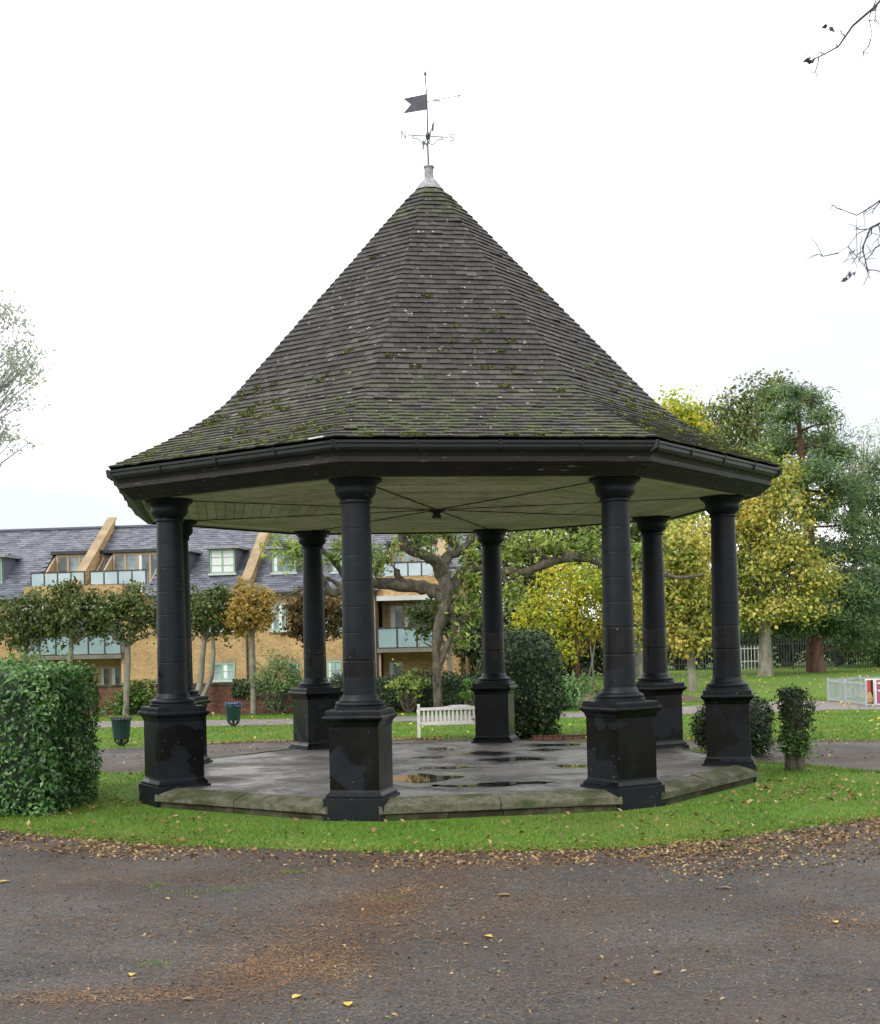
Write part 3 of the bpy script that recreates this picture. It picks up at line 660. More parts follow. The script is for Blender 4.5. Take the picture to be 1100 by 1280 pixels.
S_ = [[(.035, .045), (.01, .06), (-.02, .055), (-.034, .035), (-.02, .01), (.02, -.008), (.034, -.035), (.02, -.055), (-.01, -.06), (-.036, -.045)]]
strokes('letter', [[(-.035, -.06), (-.035, .06), (.035, -.06), (.035, .06)]], -.40, 0, 0, M['vane_steel'])
strokes('letter', S_, .40, 0, 0, M['vane_steel'])
strokes('letter', [[(-.05, .06), (-.025, -.06), (0, .03), (.025, -.06), (.05, .06)]], 0, -.40, math.pi/2, M['vane_iron'])
strokes('letter', [[(.035, .06), (-.035, .06), (-.035, -.06), (.035, -.06)], [(-.035, 0), (.025, 0)]], 0, .40, math.pi/2, M['vane_iron'])

# ------------------------------------------------------------------ vegetation builders
def foliage(name, parent, mat, blobs, n_clump, per, sig, L, W, shell=.5, squash=.8, droop=.3, jit=.8, zmin=.05, gap=.24):
    P, out, C = clump_points(blobs, n_clump, per, sig, shell, squash, gap)
    k = P[:, 2] > zmin; P, out = P[k], out[k]
    nr = unit(out+rng.normal(size=P.shape)*jit+np.array([0, 0, droop]))
    sz_ = rng.uniform(.45, 1.4, len(P)); o = link(name, leaf_mesh(name, P, nr, L*sz_, W*sz_*rng.uniform(.8, 1.2, len(P))), mat, parent)
    return o, C
def wiggle(p, q, n, amt):
    p, q = Vector(p), Vector(q); L = (q-p).length
    pts = []
    for i in range(n+1):
        s = i/n; e = amt*L*math.sin(math.pi*s)
        pts.append(p.lerp(q, s)+Vector((random.gauss(0, e), random.gauss(0, e), random.gauss(0, e*.7))))
    return pts
def limbs(mb, start, C, count, r0, r1=.008, amt=.06, n=4, sides=6):
    idx = rng.choice(len(C), min(count, len(C)), replace=False)
    for i in idx:
        q = Vector(C[i]); s = start(q) if callable(start) else Vector(start)
        pts = wiggle(s, q, n, amt); mb.tube(pts, [r0+(r1-r0)*k/n for k in range(n+1)], sides)
def tree(name, label, group, base, trunk_h, r, blobs, lm, bm, n_clump, per, sig, L, W, cat='tree', lean=(0, 0), nl=40, shell=.45, squash=.8, trunk_top=None, fork=.85, **kw):
    bx, by = base; root = empty(name, (bx, by, 0)); tag(root, label, cat, group)
    loc = [((b[0][0]-bx, b[0][1]-by, b[0][2]), b[1]) for b in blobs]
    cr_o, C = foliage('crown', root, lm, loc, n_clump, per, sig, L, W, shell, squash, **kw)
    top = trunk_top or max(b[0][2] for b in loc)
    mb = MB(); n = 8; pts = [Vector((lean[0]*i/n+random.gauss(0, r*.12)*(i > 0), lean[1]*i/n+random.gauss(0, r*.12)*(i > 0), -.1+(top+.1)*i/n)) for i in range(n+1)]
    rad_ = [r*(1.25 if i == 0 else 1-.8*max(0, (pts[i].z-trunk_h*.6)/(top-trunk_h*.6+.01))) for i in range(n+1)]
    mb.tube(pts, rad_, 10, .12)
    def st(q):
        h = min(max(trunk_h*fork, q.z*.75-.3), top*.97); i = min(int(h/top*n), n-1); return pts[i].lerp(pts[i+1], max(0, min(1, h/top*n-i)))
    limbs(mb, st, C, nl, r*.32, max(.008, r*.05))
    mb.build('trunk', bm, root, 60); return root

# ---- clipped laurel hedge at the left
def shell_points(n, hx, hy, z0, z1, p=4.0, bulge=0.):
    """points on a rounded box"""
    d = unit(rng.normal(size=(n, 3))); q = (np.abs(d)**p).sum(1)**(-1/p); d = d*q[:, None]
    if p >= 5:                               # flat clipped faces, sampled evenly
        ar = np.array([hy*(z1-z0), hx*(z1-z0), 2*hx*hy]); ax = rng.choice(3, n, p=ar/ar.sum()); d = rng.uniform(-1, 1, (n, 3)); d[np.arange(n), ax] = np.sign(d[np.arange(n), ax])
        d *= ((np.abs(d)**16).sum(1)**(-1/16))[:, None]
    P = d*np.array([hx, hy, (z1-z0)/2]); P[:, 2] += (z0+z1)/2
    nr = unit(np.sign(d)*np.abs(d)**(p-1)/np.array([hx, hy, (z1-z0)/2])); return P, nr
def hedge_obj(name, label, loc, rz, hx, hy, z0, z1, mat, n, L, W, p=4., lump=.08, group=None, cat='hedge', core='shade_leaf', sprigs=0):
    root = empty(name, loc, rz); tag(root, label, cat, group)
    P, nr = shell_points(n, hx, hy, z0, z1, p)
    lp = np.sin(P[:, 0]*5.1+P[:, 2]*3)*np.sin(P[:, 1]*4.3+P[:, 2]*4.1+1)+np.sin(P[:, 2]*7+P[:, 0]*2)
    P = P+nr*(lp[:, None]*lump*.5+rng.normal(size=(n, 1))*lump*.55-np.abs(rng.normal(size=(n, 1)))*lump*.6)
    keep = P[:, 2] > .03
    no = unit(nr*1.0+rng.normal(size=P.shape)*.55+np.array([0, 0, .35]))
    link('foliage', leaf_mesh('foliage', P[keep], no[keep], L*rng.uniform(.6, 1.3, keep.sum()), W*rng.uniform(.6, 1.3, keep.sum())), mat, root)
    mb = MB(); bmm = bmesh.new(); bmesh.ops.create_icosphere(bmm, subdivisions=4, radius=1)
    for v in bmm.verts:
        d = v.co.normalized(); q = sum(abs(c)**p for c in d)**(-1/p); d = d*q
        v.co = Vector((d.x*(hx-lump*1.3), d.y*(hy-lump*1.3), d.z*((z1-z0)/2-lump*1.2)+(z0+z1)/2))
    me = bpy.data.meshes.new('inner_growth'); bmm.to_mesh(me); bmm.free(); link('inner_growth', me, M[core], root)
    if sprigs:
        mb = MB(); SP = []
        for _ in range(sprigs):
            x, y = random.uniform(-hx*.85, hx*.85), random.uniform(-hy*.8, hy*.8); q = Vector((x, y, z1-.06)); e = q+Vector((random.gauss(0, .06), random.gauss(0, .06), random.uniform(.1, .28)))
            mb.tube([q, (q+e)/2, e], [.006, .004, .002], 4)
            for s in np.linspace(.2, 1, 6): SP.append(q.lerp(e, s))
        tag(mb.build('sprigs', M['twig'], root), kind='stuff')
        SP = np.array(SP)+rng.normal(size=(len(SP), 3))*.025; link('sprig_leaves', leaf_mesh('sprig_leaves', SP, unit(rng.normal(size=SP.shape)+[0, 0, .6]), L, W), M['sprout_leaf'], root)
    return root
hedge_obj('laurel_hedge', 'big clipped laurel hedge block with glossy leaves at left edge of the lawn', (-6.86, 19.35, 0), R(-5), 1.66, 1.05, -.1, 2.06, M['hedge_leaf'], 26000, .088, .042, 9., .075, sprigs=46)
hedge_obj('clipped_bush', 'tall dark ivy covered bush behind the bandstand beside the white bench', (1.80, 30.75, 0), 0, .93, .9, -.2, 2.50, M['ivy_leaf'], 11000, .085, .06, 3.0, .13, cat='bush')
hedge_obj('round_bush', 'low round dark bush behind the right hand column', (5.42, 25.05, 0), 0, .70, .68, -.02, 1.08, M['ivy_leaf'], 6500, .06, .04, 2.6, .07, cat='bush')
root = hedge_obj('stump_bush', 'small bush sprouting from a short stump on the lawn', (5.76, 22.1, 0), 0, .245, .235, .34, 1.34, M['ivy_leaf'], 3000, .055, .035, 4.5, .08, cat='bush', core='bark_dark')
mb = MB(); mb.tube([(-.05, 0, -.05), (-.06, .01, .25), (-.04, 0, .6)], [.12, .10, .07], 9, .2); mb.tube([(.08, .02, -.05), (.07, .0, .25), (.05, 0, .6)], [.11, .09, .06], 9, .2)
mb.build('stump', M['bark_dark'], root, 60)
P = rng.normal(size=(260, 3))*[.2, .2, .16]+[0.02, -.12, .5]; link('low_foliage', leaf_mesh('low_foliage', P, unit(rng.normal(size=P.shape)+[0, -.4, .3]), .08, .035), M['sprout_leaf'], root)

# ---- row of clipped limes in front of the old wall
limes = [(38, 893, 5, 72, 735, 815, 'lime_leaf', 'clipped lime with dark bronze green crown nearest the left edge of the row'),
         (92, 893, 58, 130, 725, 800, 'lime_leaf', 'clipped lime with bronze green crown in front of the party wall'),
         (163, 893, 122, 204, 730, 803, 'lime_leaf', 'clipped lime with bronze green crown just left of the front left column'),
         (246, 893, 226, 298, 730, 798, 'lime_leaf', 'clipped lime with twin trunks and dark green crown behind the front left column'),
         (317, 893, 290, 338, 728, 792, 'amber_leaf', 'slim clipped lime turning amber and gold'),
         (398, 893, 362, 428, 735, 802, 'rust_leaf', 'clipped lime with rusty brown crown behind the rear left column'),
         (-40, 895, -70, 4, 735, 810, 'lime_leaf', 'clipped lime cut off by the left edge of the picture')]
for i, (u, v, u0, u1, v0, v1, lm, lab) in enumerate(limes):
    bx, by = gnd(u, 893); by = 43.3-.2*(bx+6); Y = by
    a, b = at(u0, (v0+v1)/2, Y), at(u1, (v0+v1)/2, Y); zt, zb = at((u0+u1)/2, v0, Y).z, at((u0+u1)/2, v1, Y).z
    w = (b.x-a.x)/2; cx_ = (a.x+b.x)/2; cz = (zt+zb)/2; h = (zt-zb)/2
    bl = [((cx_-w*.68, Y, cz-h*.1), (w*.5, .6, h*.9)), ((cx_+w*.68, Y+.1, cz-h*.1), (w*.5, .6, h*.9)), ((cx_, Y, cz-h*.1), (w*.8, .65, h*.95)), ((cx_+random.uniform(-.4, .4)*w, Y, cz+h*.55), (w*.4, .4, h*.5))]
    tr_ = tree('clipped_lime', lab, 'clipped limes along the old wall', (bx, by), zb+.15, .10 if i != 5 else .11, bl, M[lm], M['bark_grey'], 190, 17, .13, .125, .095, nl=14, shell=.35, trunk_top=cz+.3, lean=(cx_-bx, 0), jit=.9, fork=.9, gap=.06)
    if i == 3:
        mb = MB(); mb.tube([(.05, 0, -.1), (.2, 0, .5), (.55, 0, 1.2), (.62, 0, 2.0), (.6, 0, 2.6)], [.12, .09, .075, .07, .05], 9, .15); mb.build('second_trunk', M['bark_grey'], tr_, 60)
# shoots of leaves up the trunks and at their feet
for (u, v, n_, lab) in ((170, 872, 110, 'bright green shoots at the foot of the lime left of the bandstand'), (160, 890, 170, 'leafy low growth at the wall foot behind the green litter bin')):
    bx, by = gnd(u, 893); r_ = empty('shrub', (bx, by-.25, 0)); tag(r_, lab, 'shrub')
    z = max(.15, at(u, v, by).z)
    P = rng.normal(size=(n_*3, 3))*[.42, .2, .16]+[0, 0, z]; P = P[P[:, 2] > 0]
    link('foliage', leaf_mesh('foliage', P, unit(rng.normal(size=P.shape)+[0, -.3, .8]), .13, .08), M['sprout_leaf'], r_)
    mb = MB(); [mb.tube([(random.gauss(0, .1), random.gauss(0, .05), -.05), (random.gauss(0, .25), random.gauss(0, .1), z*1.1)], [.015, .006], 5) for _ in range(9)]; mb.build('stem', M['twig'], r_)

# ---- old brick wall
def wy(x): return 43.9-.2*(x+6)
ang = math.atan(-.2)
wl = empty('brick_wall', (-6, 43.9, 0), ang); tag(wl, 'low weathered red brick boundary wall behind the clipped limes', 'wall')
o = MB().box2((-26, 0, -.2), (9.5, .33, .92)).build('wall_body', M['old_red_brick'], wl)
mb = MB()
for i in range(46):
    x = -26+i*.77; MB.box(mb, (x+.385, .165, .955), (.755, .40, .07+random.uniform(-.01, .01)))
mb.build('coping_stones', M['riser_stone'], wl)
tag(wl.children[-1], kind='stuff')
def ivy_patch(label, x0, x1, z0, z1, y, n, L, mat, name='ivy'):
    P = np.column_stack([rng.uniform(x0, x1, n), y+rng.normal(size=n)*.09, z0+(z1-z0)*rng.random(n)])
    k = rng.random(n) < .35+.65*np.clip(np.sin(P[:, 0]*2.3)+np.sin(P[:, 2]*5+P[:, 0])+.7, 0, 1); P = P[k]
    me = leaf_mesh(name, P, unit(rng.normal(size=P.shape)*.6+[0, -1, .4]), L, L*.75); o = link(name, me, mat); return tag(o, label, 'ivy')
# ivy in front of the wall follows its line
def wall_ivy(label, u0, u1, n, mat, z0=.1, z1=1.15):
    xa, xb = gnd(u0, 893)[0], gnd(u1, 893)[0]
    o = ivy_patch(label, xa, xb, z0, z1, 0, n, .11, mat)
    me = o.data; arr = np.empty(len(me.vertices)*3, np.float32); me.vertices.foreach_get('co', arr); arr = arr.reshape(-1, 3); arr[:, 1] += wy(arr[:, 0])-.1; me.vertices.foreach_set('co', arr.ravel())
wall_ivy('ivy hanging over the old brick wall beside the amber lime', 288, 322, 800, M['ivy_leaf'], .55, 1.12)
wall_ivy('thin ivy climbing the brick wall behind the green litter bin', 155, 196, 700, M['olive_leaf'])

# ---- shrubs and hedges along the far side, centre
def shrub(label, u, vb, w, h, mat, n, L, W, Y=None, name='shrub', d=None, lump=.2, group=None):
    bx, by = gnd(u, vb)
    if Y: bx, by = at(u, vb, Y).x, Y
    bl = [((0, 0, h*.5), (w/2, (d or w)/2, h*.5))]
    for _ in range(5): bl.append(((random.uniform(-.3, .3)*w, random.uniform(-.2, .2)*w, h*random.uniform(.35, .75)), (w*.28, w*.28, h*.27)))
    r_ = empty(name, (bx, by, 0)); tag(r_, label, 'shrub' if name == 'shrub' else name, group)
    fo, C = foliage('foliage', r_, mat, bl, max(30, n//18), 16, max(.05, w*.06), L, W, .35, .9)
    mb = MB(); limbs(mb, (0, 0, -.05), C, 24, .03+w*.012, .006); mb.build('stem', M['bark_dark'], r_); return r_
shrub('feathery dark green conifer shrub against the wall behind the rear left column', 348, 893, 2.0, 2.15, M['pine_needle'], 3600, .16, .03)
hedge_obj('box_hedge', 'dark clipped hedge running behind the white bench', (-.2, 42.5, 0), R(-3), 3.3, .5, -.1, 1.15, M['ivy_leaf'], 9000, .10, .07, 6., .14)
shrub('thin light green sapling shrub in front of the dark hedge', 512, 890, 1.3, 1.9, M['pale_green_leaf'], 500, .13, .07, Y=41.6)
shrub('low green shrub spreading under the yellow tree', 700, 885, 2.6, 1.1, M['hedge_leaf'], 2600, .13, .07, Y=41.5)
shrub('small bright leafed shrub left of the dark bush', 592, 875, .9, 1.3, M['sprout_leaf'], 600, .12, .07, Y=39.8)

# ---- gnarled old tree behind the bandstand
gx, gy = gnd(548, 893); gr = empty('gnarled_tree', (gx, gy, 0)); tag(gr, 'gnarled old tree with thick twisting limbs and sparse pale leaves', 'tree')
def gp(u, v, dy=0): p_ = at(u, v, gy+dy); return Vector((p_.x-gx, p_.y-gy, p_.z))
mb = MB()
def limb(pts, rads, rough=.3):
    P_ = [gp(*q) for q in pts]; out, rr = [], []
    for i in range(len(P_)-1):
        a, b, c, d = P_[max(i-1, 0)], P_[i], P_[i+1], P_[min(i+2, len(P_)-1)]
        for s in range(4):
            q = s/4; out.append(.5*((2*b)+(c-a)*q+(2*a-5*b+4*c-d)*q*q+(3*b-a-3*c+d)*q**3)); rr.append(rads[i]+(rads[i+1]-rads[i])*q)
    out.append(P_[-1]); rr.append(rads[-1]); rr = [q*(.62+.22*abs(math.sin(i*1.7+len(pts)))) for i, q in enumerate(rr)]; mb.tube(out, rr, 12, rough)
limb([(548, 897), (547, 870), (546, 840), (545, 812), (548, 785), (556, 760), (557, 735), (550, 705)], [.22, .16, .17, .17, .20, .27, .33, .30])
limb([(549, 835), (557, 812), (567, 790), (566, 770), (559, 750)], [.12, .11, .12, .14, .16], .2)
limb([(556, 748), (535, 736, .2), (505, 732, .3), (470, 729, .2), (438, 731, 0), (415, 742, -.3), (402, 720, -.5), (385, 700, -.8), (368, 690, -1)], [.30, .28, .25, .22, .19, .15, .11, .08, .05])
limb([(553, 720), (545, 702, -.3), (528, 693, -.5), (512, 688, -.7), (503, 676, -.8), (500, 655, -.9), (492, 636, -1)], [.28, .24, .2, .18, .17, .14, .10])
limb([(553, 712), (560, 695, .2), (575, 690, .5), (566, 678, .6), (552, 660, .8), (556, 630, 1)], [.24, .20, .16, .15, .13, .09])
limb([(560, 745), (580, 715, .5), (610, 712, .8), (650, 716, 1), (690, 702, 1.2), (715, 696, 1.2), (745, 700, 1.2), (762, 712, 1.2), (800, 708, 1), (845, 722, 1), (880, 718, 1)], [.24, .2, .17, .16, .19, .22, .19, .15, .12, .09, .05])
limb([(515, 731, .3), (498, 722, .2), (497, 712, .1)], [.12, .13, .10])
limb([(438, 731), (420, 705, -.6), (405, 690, -1), (388, 665, -1.2)], [.15, .12, .08, .05])
limb([(438, 735), (425, 732, .3), (405, 722, .4), (380, 735, .5), (352, 748, .5)], [.13, .10, .07, .05, .03])
limb([(575, 690, .5), (590, 672, .8), (600, 650, 1), (620, 630, 1.1)], [.13, .10, .08, .05])
limb([(690, 702, 1.2), (672, 690, 1), (650, 688, .8), (630, 676, .6)], [.09, .07, .05, .03])
blg = []
for u, v, dy, r_ in ((510, 680, -.6, .9), (560, 670, .6, .9), (585, 720, .3, .7), (575, 755, 0, .6), (470, 700, 0, .8), (420, 690, -.8, .8), (375, 690, -1, .8), (345, 680, -1, .6), (640, 690, 1, 1.0), (640, 740, .6, .9), (690, 680, 1.2, 1.0), (740, 680, 1.2, 1.0), (600, 770, .2, .6), (585, 690, .4, .7), (590, 740, .3, .8), (580, 800, 0, .5), (530, 665, .3, .8), (800, 690, 1, .9), (620, 650, 1, 1), (520, 640, -.5, 1.1), (440, 650, -.6, 1)):
    q = gp(u, v, dy); blg.append((tuple(q), (r_, r_*.8, r_*.65)))
fo, C = foliage('crown', gr, M['pale_green_leaf'], blg, 520, 10, .17, .19, .08, .1, .8)
P0 = np.array([v for v in mb.v[::10]])
def near(q):
    j = np.argmin(np.linalg.norm(P0-np.array(q), axis=1)); return Vector(P0[j])
limbs(mb, near, C, 210, .028, .007, .07, 4, 5)
mb.build('trunk', M['bark_dark'], gr, 70)
# the lime crown half hidden by the gnarled limbs
a = at(548, 770, 42.6)
tree('clipped_lime', 'clipped lime with dark crown behind the gnarled tree', 'clipped limes along the old wall', (at(563, 893, 42.9).x, 42.9), 1.9, .09, [((a.x-.4, 42.7, a.z), (.65, .5, .75)), ((a.x+.3, 42.8, a.z-.1), (.6, .5, .7))], M['lime_leaf'], M['bark_grey'], 110, 16, .13, .14, .10, nl=20, shell=.3)

# ---- yellow small tree and the woodland edge
def pxblob(u, v, Y, wu, hv, d=None):
    p_ = at(u, v, Y); s = Y/F; return ((p_.x, p_.y, p_.z), (wu*s/2, d or wu*s/2*.8, hv*s/2))
bx, by = gnd(722, 862); Y = by
bl = [pxblob(705, 770, Y, 90, 110), pxblob(740, 745, Y, 80, 90), pxblob(665, 780, Y, 70, 90), pxblob(770, 770, Y, 60, 110), pxblob(720, 720, Y+1, 110, 60), pxblob(690, 815, Y-1, 70, 50)]
yt = tree('yellow_tree', 'small bushy tree with bright yellow green leaves behind the bandstand', None, (bx, by), 1.6, .11, bl, M['bright_yellow_leaf'], M['bark_pine'], 520, 18, .30, .20, .09, nl=50, shell=.25)
mb = MB()
for dx, ex in ((.3, .9), (.7, .5), (1.0, 1.9), (-.3, -.9), (1.3, 1.5)): mb.tube([(dx, 0, -.1), ((dx+ex)/2+.05, 0, 1.2), (ex, 0, 2.6)], [.05, .04, .025], 6)
mb.build('stem', M['bark_grey'], yt)
def lime(label, u, v, blobs_px, lm, bm, r, th, nc, per, L, W, sig, nl=60, name='park_tree', group=None, Y=None, **kw):
    if Y is None: bx, by = gnd(u, v)
    else: by = Y; bx = at(u, v, Y).x
    bl = [pxblob(*( (b[0], b[1], by+(b[4] if len(b) > 4 else 0), b[2], b[3]) )) for b in blobs_px]
    return tree(name, label, group, (bx, by), th, r, bl, M[lm], M[bm], nc, per, sig, L, W, nl=nl, **kw)
lime('slim yellowing tree with pale trunk nearest on the right', 866, 864, [(865, 730, 80, 110), (838, 760, 70, 90), (885, 770, 60, 90), (850, 690, 70, 70), (820, 740, 60, 90), (860, 800, 80, 40)], 'yellowing_leaf', 'bark_grey', .16, 2.2, 620, 20, .17, .125, .30, shell=.3)
lime('broad yellowing lime tree with straight pale trunk right of the bandstand', 957, 845, [(950, 700, 160, 130), (975, 640, 110, 100), (930, 640, 110, 120), (1000, 720, 110, 90), (910, 740, 110, 90), (960, 590, 80, 60), (1020, 740, 60, 60), (880, 690, 90, 120), (955, 760, 170, 50)], 'yellowing_leaf', 'bark_grey', .33, 3.0, 1250, 22, .19, .14, .33, shell=.3)
# pine: layered plates of needles on level limbs
px_, py_ = gnd(1020, 840); pr_ = empty('pine_tree', (px_, py_, 0)); tag(pr_, 'tall dark green pine with reddish trunk and layered boughs', 'tree')
bl = []
for (u, v, w, h) in ((985, 490, 60, 26), (1010, 500, 70, 28), (1030, 520, 60, 26), (985, 525, 80, 30), (1015, 550, 100, 34), (970, 560, 80, 34), (1040, 570, 70, 34), (1000, 590, 120, 34), (1050, 610, 80, 40), (960, 610, 70, 34), (1020, 640, 120, 36), (1070, 660, 80, 40), (1040, 690, 110, 40), (990, 690, 90, 36), (1080, 720, 80, 44), (1050, 740, 120, 44), (1010, 770, 130, 44), (1075, 780, 90, 50), (960, 775, 120, 40), (1045, 780, 110, 30)):
    p_ = at(u, v, py_+random.uniform(-2.5, 2)); bl.append(((p_.x-px_, p_.y-py_, p_.z), (w*.043/2, w*.043/2, h*.043/2*1.25)))
fo, C = foliage('crown', pr_, M['pine_needle'], bl, 1500, 46, .34, .30, .06, .25, .55, droop=.7)
mb = MB(); tp = [Vector((0, 0, -.2)), Vector((-.05, 0, 1.5)), Vector((-.1, 0, 4)), Vector((-.2, 0, 8)), Vector((-.5, 0, 12)), Vector((-.6, 0, 15))]; mb.tube(tp, [.55, .42, .38, .30, .18, .05], 12, .1)
for i in rng.choice(len(C), 70, replace=False):
    q = Vector(C[i]); h = q.z-.3; k = sum(1 for a_ in tp if a_.z < h)-1; k = max(0, min(k, 4)); s_ = tp[k].lerp(tp[k+1], max(0, min(1, (h-tp[k].z)/(tp[k+1].z-tp[k].z))))
    mb.tube(wiggle(s_, q, 4, .05), [.09, .07, .055, .04, .02], 6)
mb.build('trunk', M['bark_pine'], pr_, 60)
lime('second dark conifer at the right edge beyond the pine', 1110, 838, [(1095, 620, 70, 70), (1110, 680, 100, 80), (1100, 750, 110, 90), (1120, 590, 60, 80), (1085, 800, 90, 60)], 'pine_needle', 'bark_pine', .35, 3, 800, 40, .32, .065, .5, Y=80, squash=.6, name='conifer')
lime('pale thinly leafed tree showing behind the pine at right', 1072, 838, [(1075, 570, 60, 50), (1090, 560, 50, 70), (1065, 590, 60, 50)], 'silver_leaf', 'bark_grey', .25, 5, 110, 8, .3, .15, .5, Y=95)
lime('tall golden yellow tree rising behind the roof edge', 860, 836, [(848, 508, 50, 40), (860, 520, 70, 50), (880, 535, 80, 60), (840, 545, 70, 70), (900, 570, 90, 80), (870, 620, 130, 80)], 'bright_yellow_leaf', 'bark_grey', .35, 5, 520, 18, .28, .2, .5, Y=98)
lime('tall pale green tree with bare twigs at its top behind the yellow ones', 940, 836, [(920, 520, 70, 50), (945, 510, 60, 60), (960, 490, 50, 40), (935, 560, 120, 80), (965, 500, 60, 70), (930, 620, 150, 90)], 'olive_leaf', 'bark_grey', .4, 6, 560, 16, .28, .18, .5, Y=88)
lime('grey green spreading tree behind the small yellow tree', 680, 838, [(650, 680, 90, 70), (700, 670, 100, 80), (750, 680, 90, 80), (620, 720, 80, 80), (660, 740, 90, 80), (640, 800, 90, 90), (720, 640, 160, 80), (790, 660, 80, 100), (600, 690, 80, 100), (600, 770, 80, 110), (580, 820, 60, 60)], 'olive_leaf', 'bark_dark', .4, 3, 900, 18, .26, .15, .45, Y=66, shell=.2)
lime('pale yellow tree between the rear right columns', 800, 838, [(800, 690, 80, 110), (790, 760, 60, 110), (830, 670, 70, 90), (760, 720, 60, 80)], 'yellowing_leaf', 'bark_grey', .22, 3, 560, 18, .22, .15, .4, Y=70, shell=.25)
# dark shrubs along the fence
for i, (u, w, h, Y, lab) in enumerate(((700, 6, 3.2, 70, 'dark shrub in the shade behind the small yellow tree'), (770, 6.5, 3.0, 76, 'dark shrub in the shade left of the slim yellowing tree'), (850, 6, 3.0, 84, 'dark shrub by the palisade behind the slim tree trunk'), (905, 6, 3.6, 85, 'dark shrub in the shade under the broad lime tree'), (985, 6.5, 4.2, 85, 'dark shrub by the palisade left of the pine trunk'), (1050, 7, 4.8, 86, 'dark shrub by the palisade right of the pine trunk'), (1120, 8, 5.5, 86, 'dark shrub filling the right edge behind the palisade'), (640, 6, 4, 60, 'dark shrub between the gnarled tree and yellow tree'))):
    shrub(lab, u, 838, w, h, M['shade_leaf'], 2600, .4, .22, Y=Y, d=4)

# ---- branches reaching in from trees beyond the frame
def reach_tree(name, label, base, h, r, sprays, depth, mat, leaves=None, tw=.012):
    root = empty(name, (base[0], base[1], 0)); tag(root, label, 'tree'); mb = MB()
    o_ = Vector((base[0], base[1], 0)); top = Vector((random.uniform(-.3, .3), 0, h)); mt_ = MB()
    tr = [Vector((0, 0, -.1)), Vector((.05, 0, h*.3)), Vector((-.05, .1, h*.65)), top]; mt_.tube([tr[0].lerp(tr[1], q) for q in (0, .25, .5, .75)]+tr[1:], [r*1.45, r*1.15, r*1.05, r*1.02, r, r*.75, r*.25], 14, .12)
    TP = []
    for chain in sprays:
        pts = [at(u, v, depth+dy)-o_ for u, v, dy in chain[0]]; zb = min(pts[0].z*.8, h*.9); st = tr[0].lerp(tr[-1], max(.2, zb/h))
        mid = [st.lerp(pts[0], q)+Vector((0, 0, .5*math.sin(q*3.14)))+Vector((random.gauss(0, .05), random.gauss(0, .05), random.gauss(0, .05))) for q in (.2, .4, .6, .8)]; pts = [st]+mid+pts
        mt_.tube([st]+mid, [r*.4, r*.3, r*.24, r*.19, r*.14], 8, .15)
        n = len(pts); rads = [r*.13]+[chain[1]*(1-.85*i/(n-1)) for i in range(1, n)]; mb.tube(pts, rads, 6, .2); TP.append(pts)
        for i in range(6, n):
            for _ in range(chain[2]):
                q = pts[i-1].lerp(pts[i], random.random()); d = (pts[i]-pts[i-1]).normalized()
                e = q+(d*.6+Vector((random.gauss(0, .5), random.gauss(0, .5), random.gauss(-.15, .45)))).normalized()*random.uniform(.12, .4)*chain[3]
                w2 = wiggle(q, e, 4, .08); mb.tube(w2, [tw*.5, tw*.42, tw*.35, tw*.28, tw*.2], 4)
                for s in (2, 3):
                    e2 = w2[s]+Vector((random.gauss(0, .1), random.gauss(0, .1), random.gauss(-.02, .1)))*chain[3]; mb.tube([w2[s], (w2[s]+e2)/2+Vector((0, 0, .01)), e2], [tw*.25, tw*.22, tw*.15], 4)
    mt_.build('trunk', M['bark_grey'], root, 60); mb.build('branches', mat, root, 60); return root, o_
rt, o_ = reach_tree('bare_tree', 'bare branches of a tree reaching into the upper right of the sky', (8.2, 12.5), 10, .24,
    [([(1115, -15, 0), (1092, 10, 0), (1066, 32, 0), (1048, 58, .05), (1030, 68, .1), (1012, 76, .1)], .024, 1, .6),
     ([(1120, -20, .2), (1096, -2, .2), (1086, 22, .2), (1090, 42, .2), (1084, 68, .2)], .014, 1, .6),
     ([(1150, 225, 0), (1110, 243, 0), (1090, 258, 0), (1071, 269, 0), (1052, 262, 0)], .018, 1, .7),
     ([(1150, 255, .3), (1110, 274, .2), (1088, 285, .2), (1078, 310, .2), (1084, 335, .2), (1087, 342, .2)], .020, 1, .8),
     ([(1120, 272, .2), (1094, 282, .2), (1072, 292, .2), (1060, 308, .1), (1045, 318, .1)], .010, 1, .8),
     ([(1160, 300, .3), (1110, 300, .3), (1092, 312, .3), (1076, 322, .2), (1062, 316, .2)], .009, 1, .8)], 11, M['twig'])
P = np.array([at(u, v, 11.05)-o_ for u, v in ((1012, 77), (1008, 75), (1017, 76), (1058, 347), (1062, 343), (1068, 342), (1056, 350), (1031, 33), (1040, 37), (1046, 57))])
link('leaf', leaf_mesh('leaf', P, unit(rng.normal(size=P.shape)+[0, -1, 0]), .075, .04), M['twig'], rt); rt.children[-1].name = 'last_leaves'
# sparse silvery tree at the left edge
Y = 30.; bl = [pxblob(u, v, Y, w, h) for u, v, w, h in ((-60, 470, 150, 220), (0, 380, 60, 80), (22, 425, 70, 80), (18, 490, 90, 90), (5, 550, 70, 80), (-40, 360, 80, 90), (30, 465, 60, 50))]
tree('silver_birch', 'sparse pale twigged tree with few leaves at the left edge of the sky', None, (at(-110, 800, Y).x, Y), 4, .16, bl, M['silver_leaf'], M['twig_pale'], 420, 9, .13, .11, .05, nl=90, shell=.3)

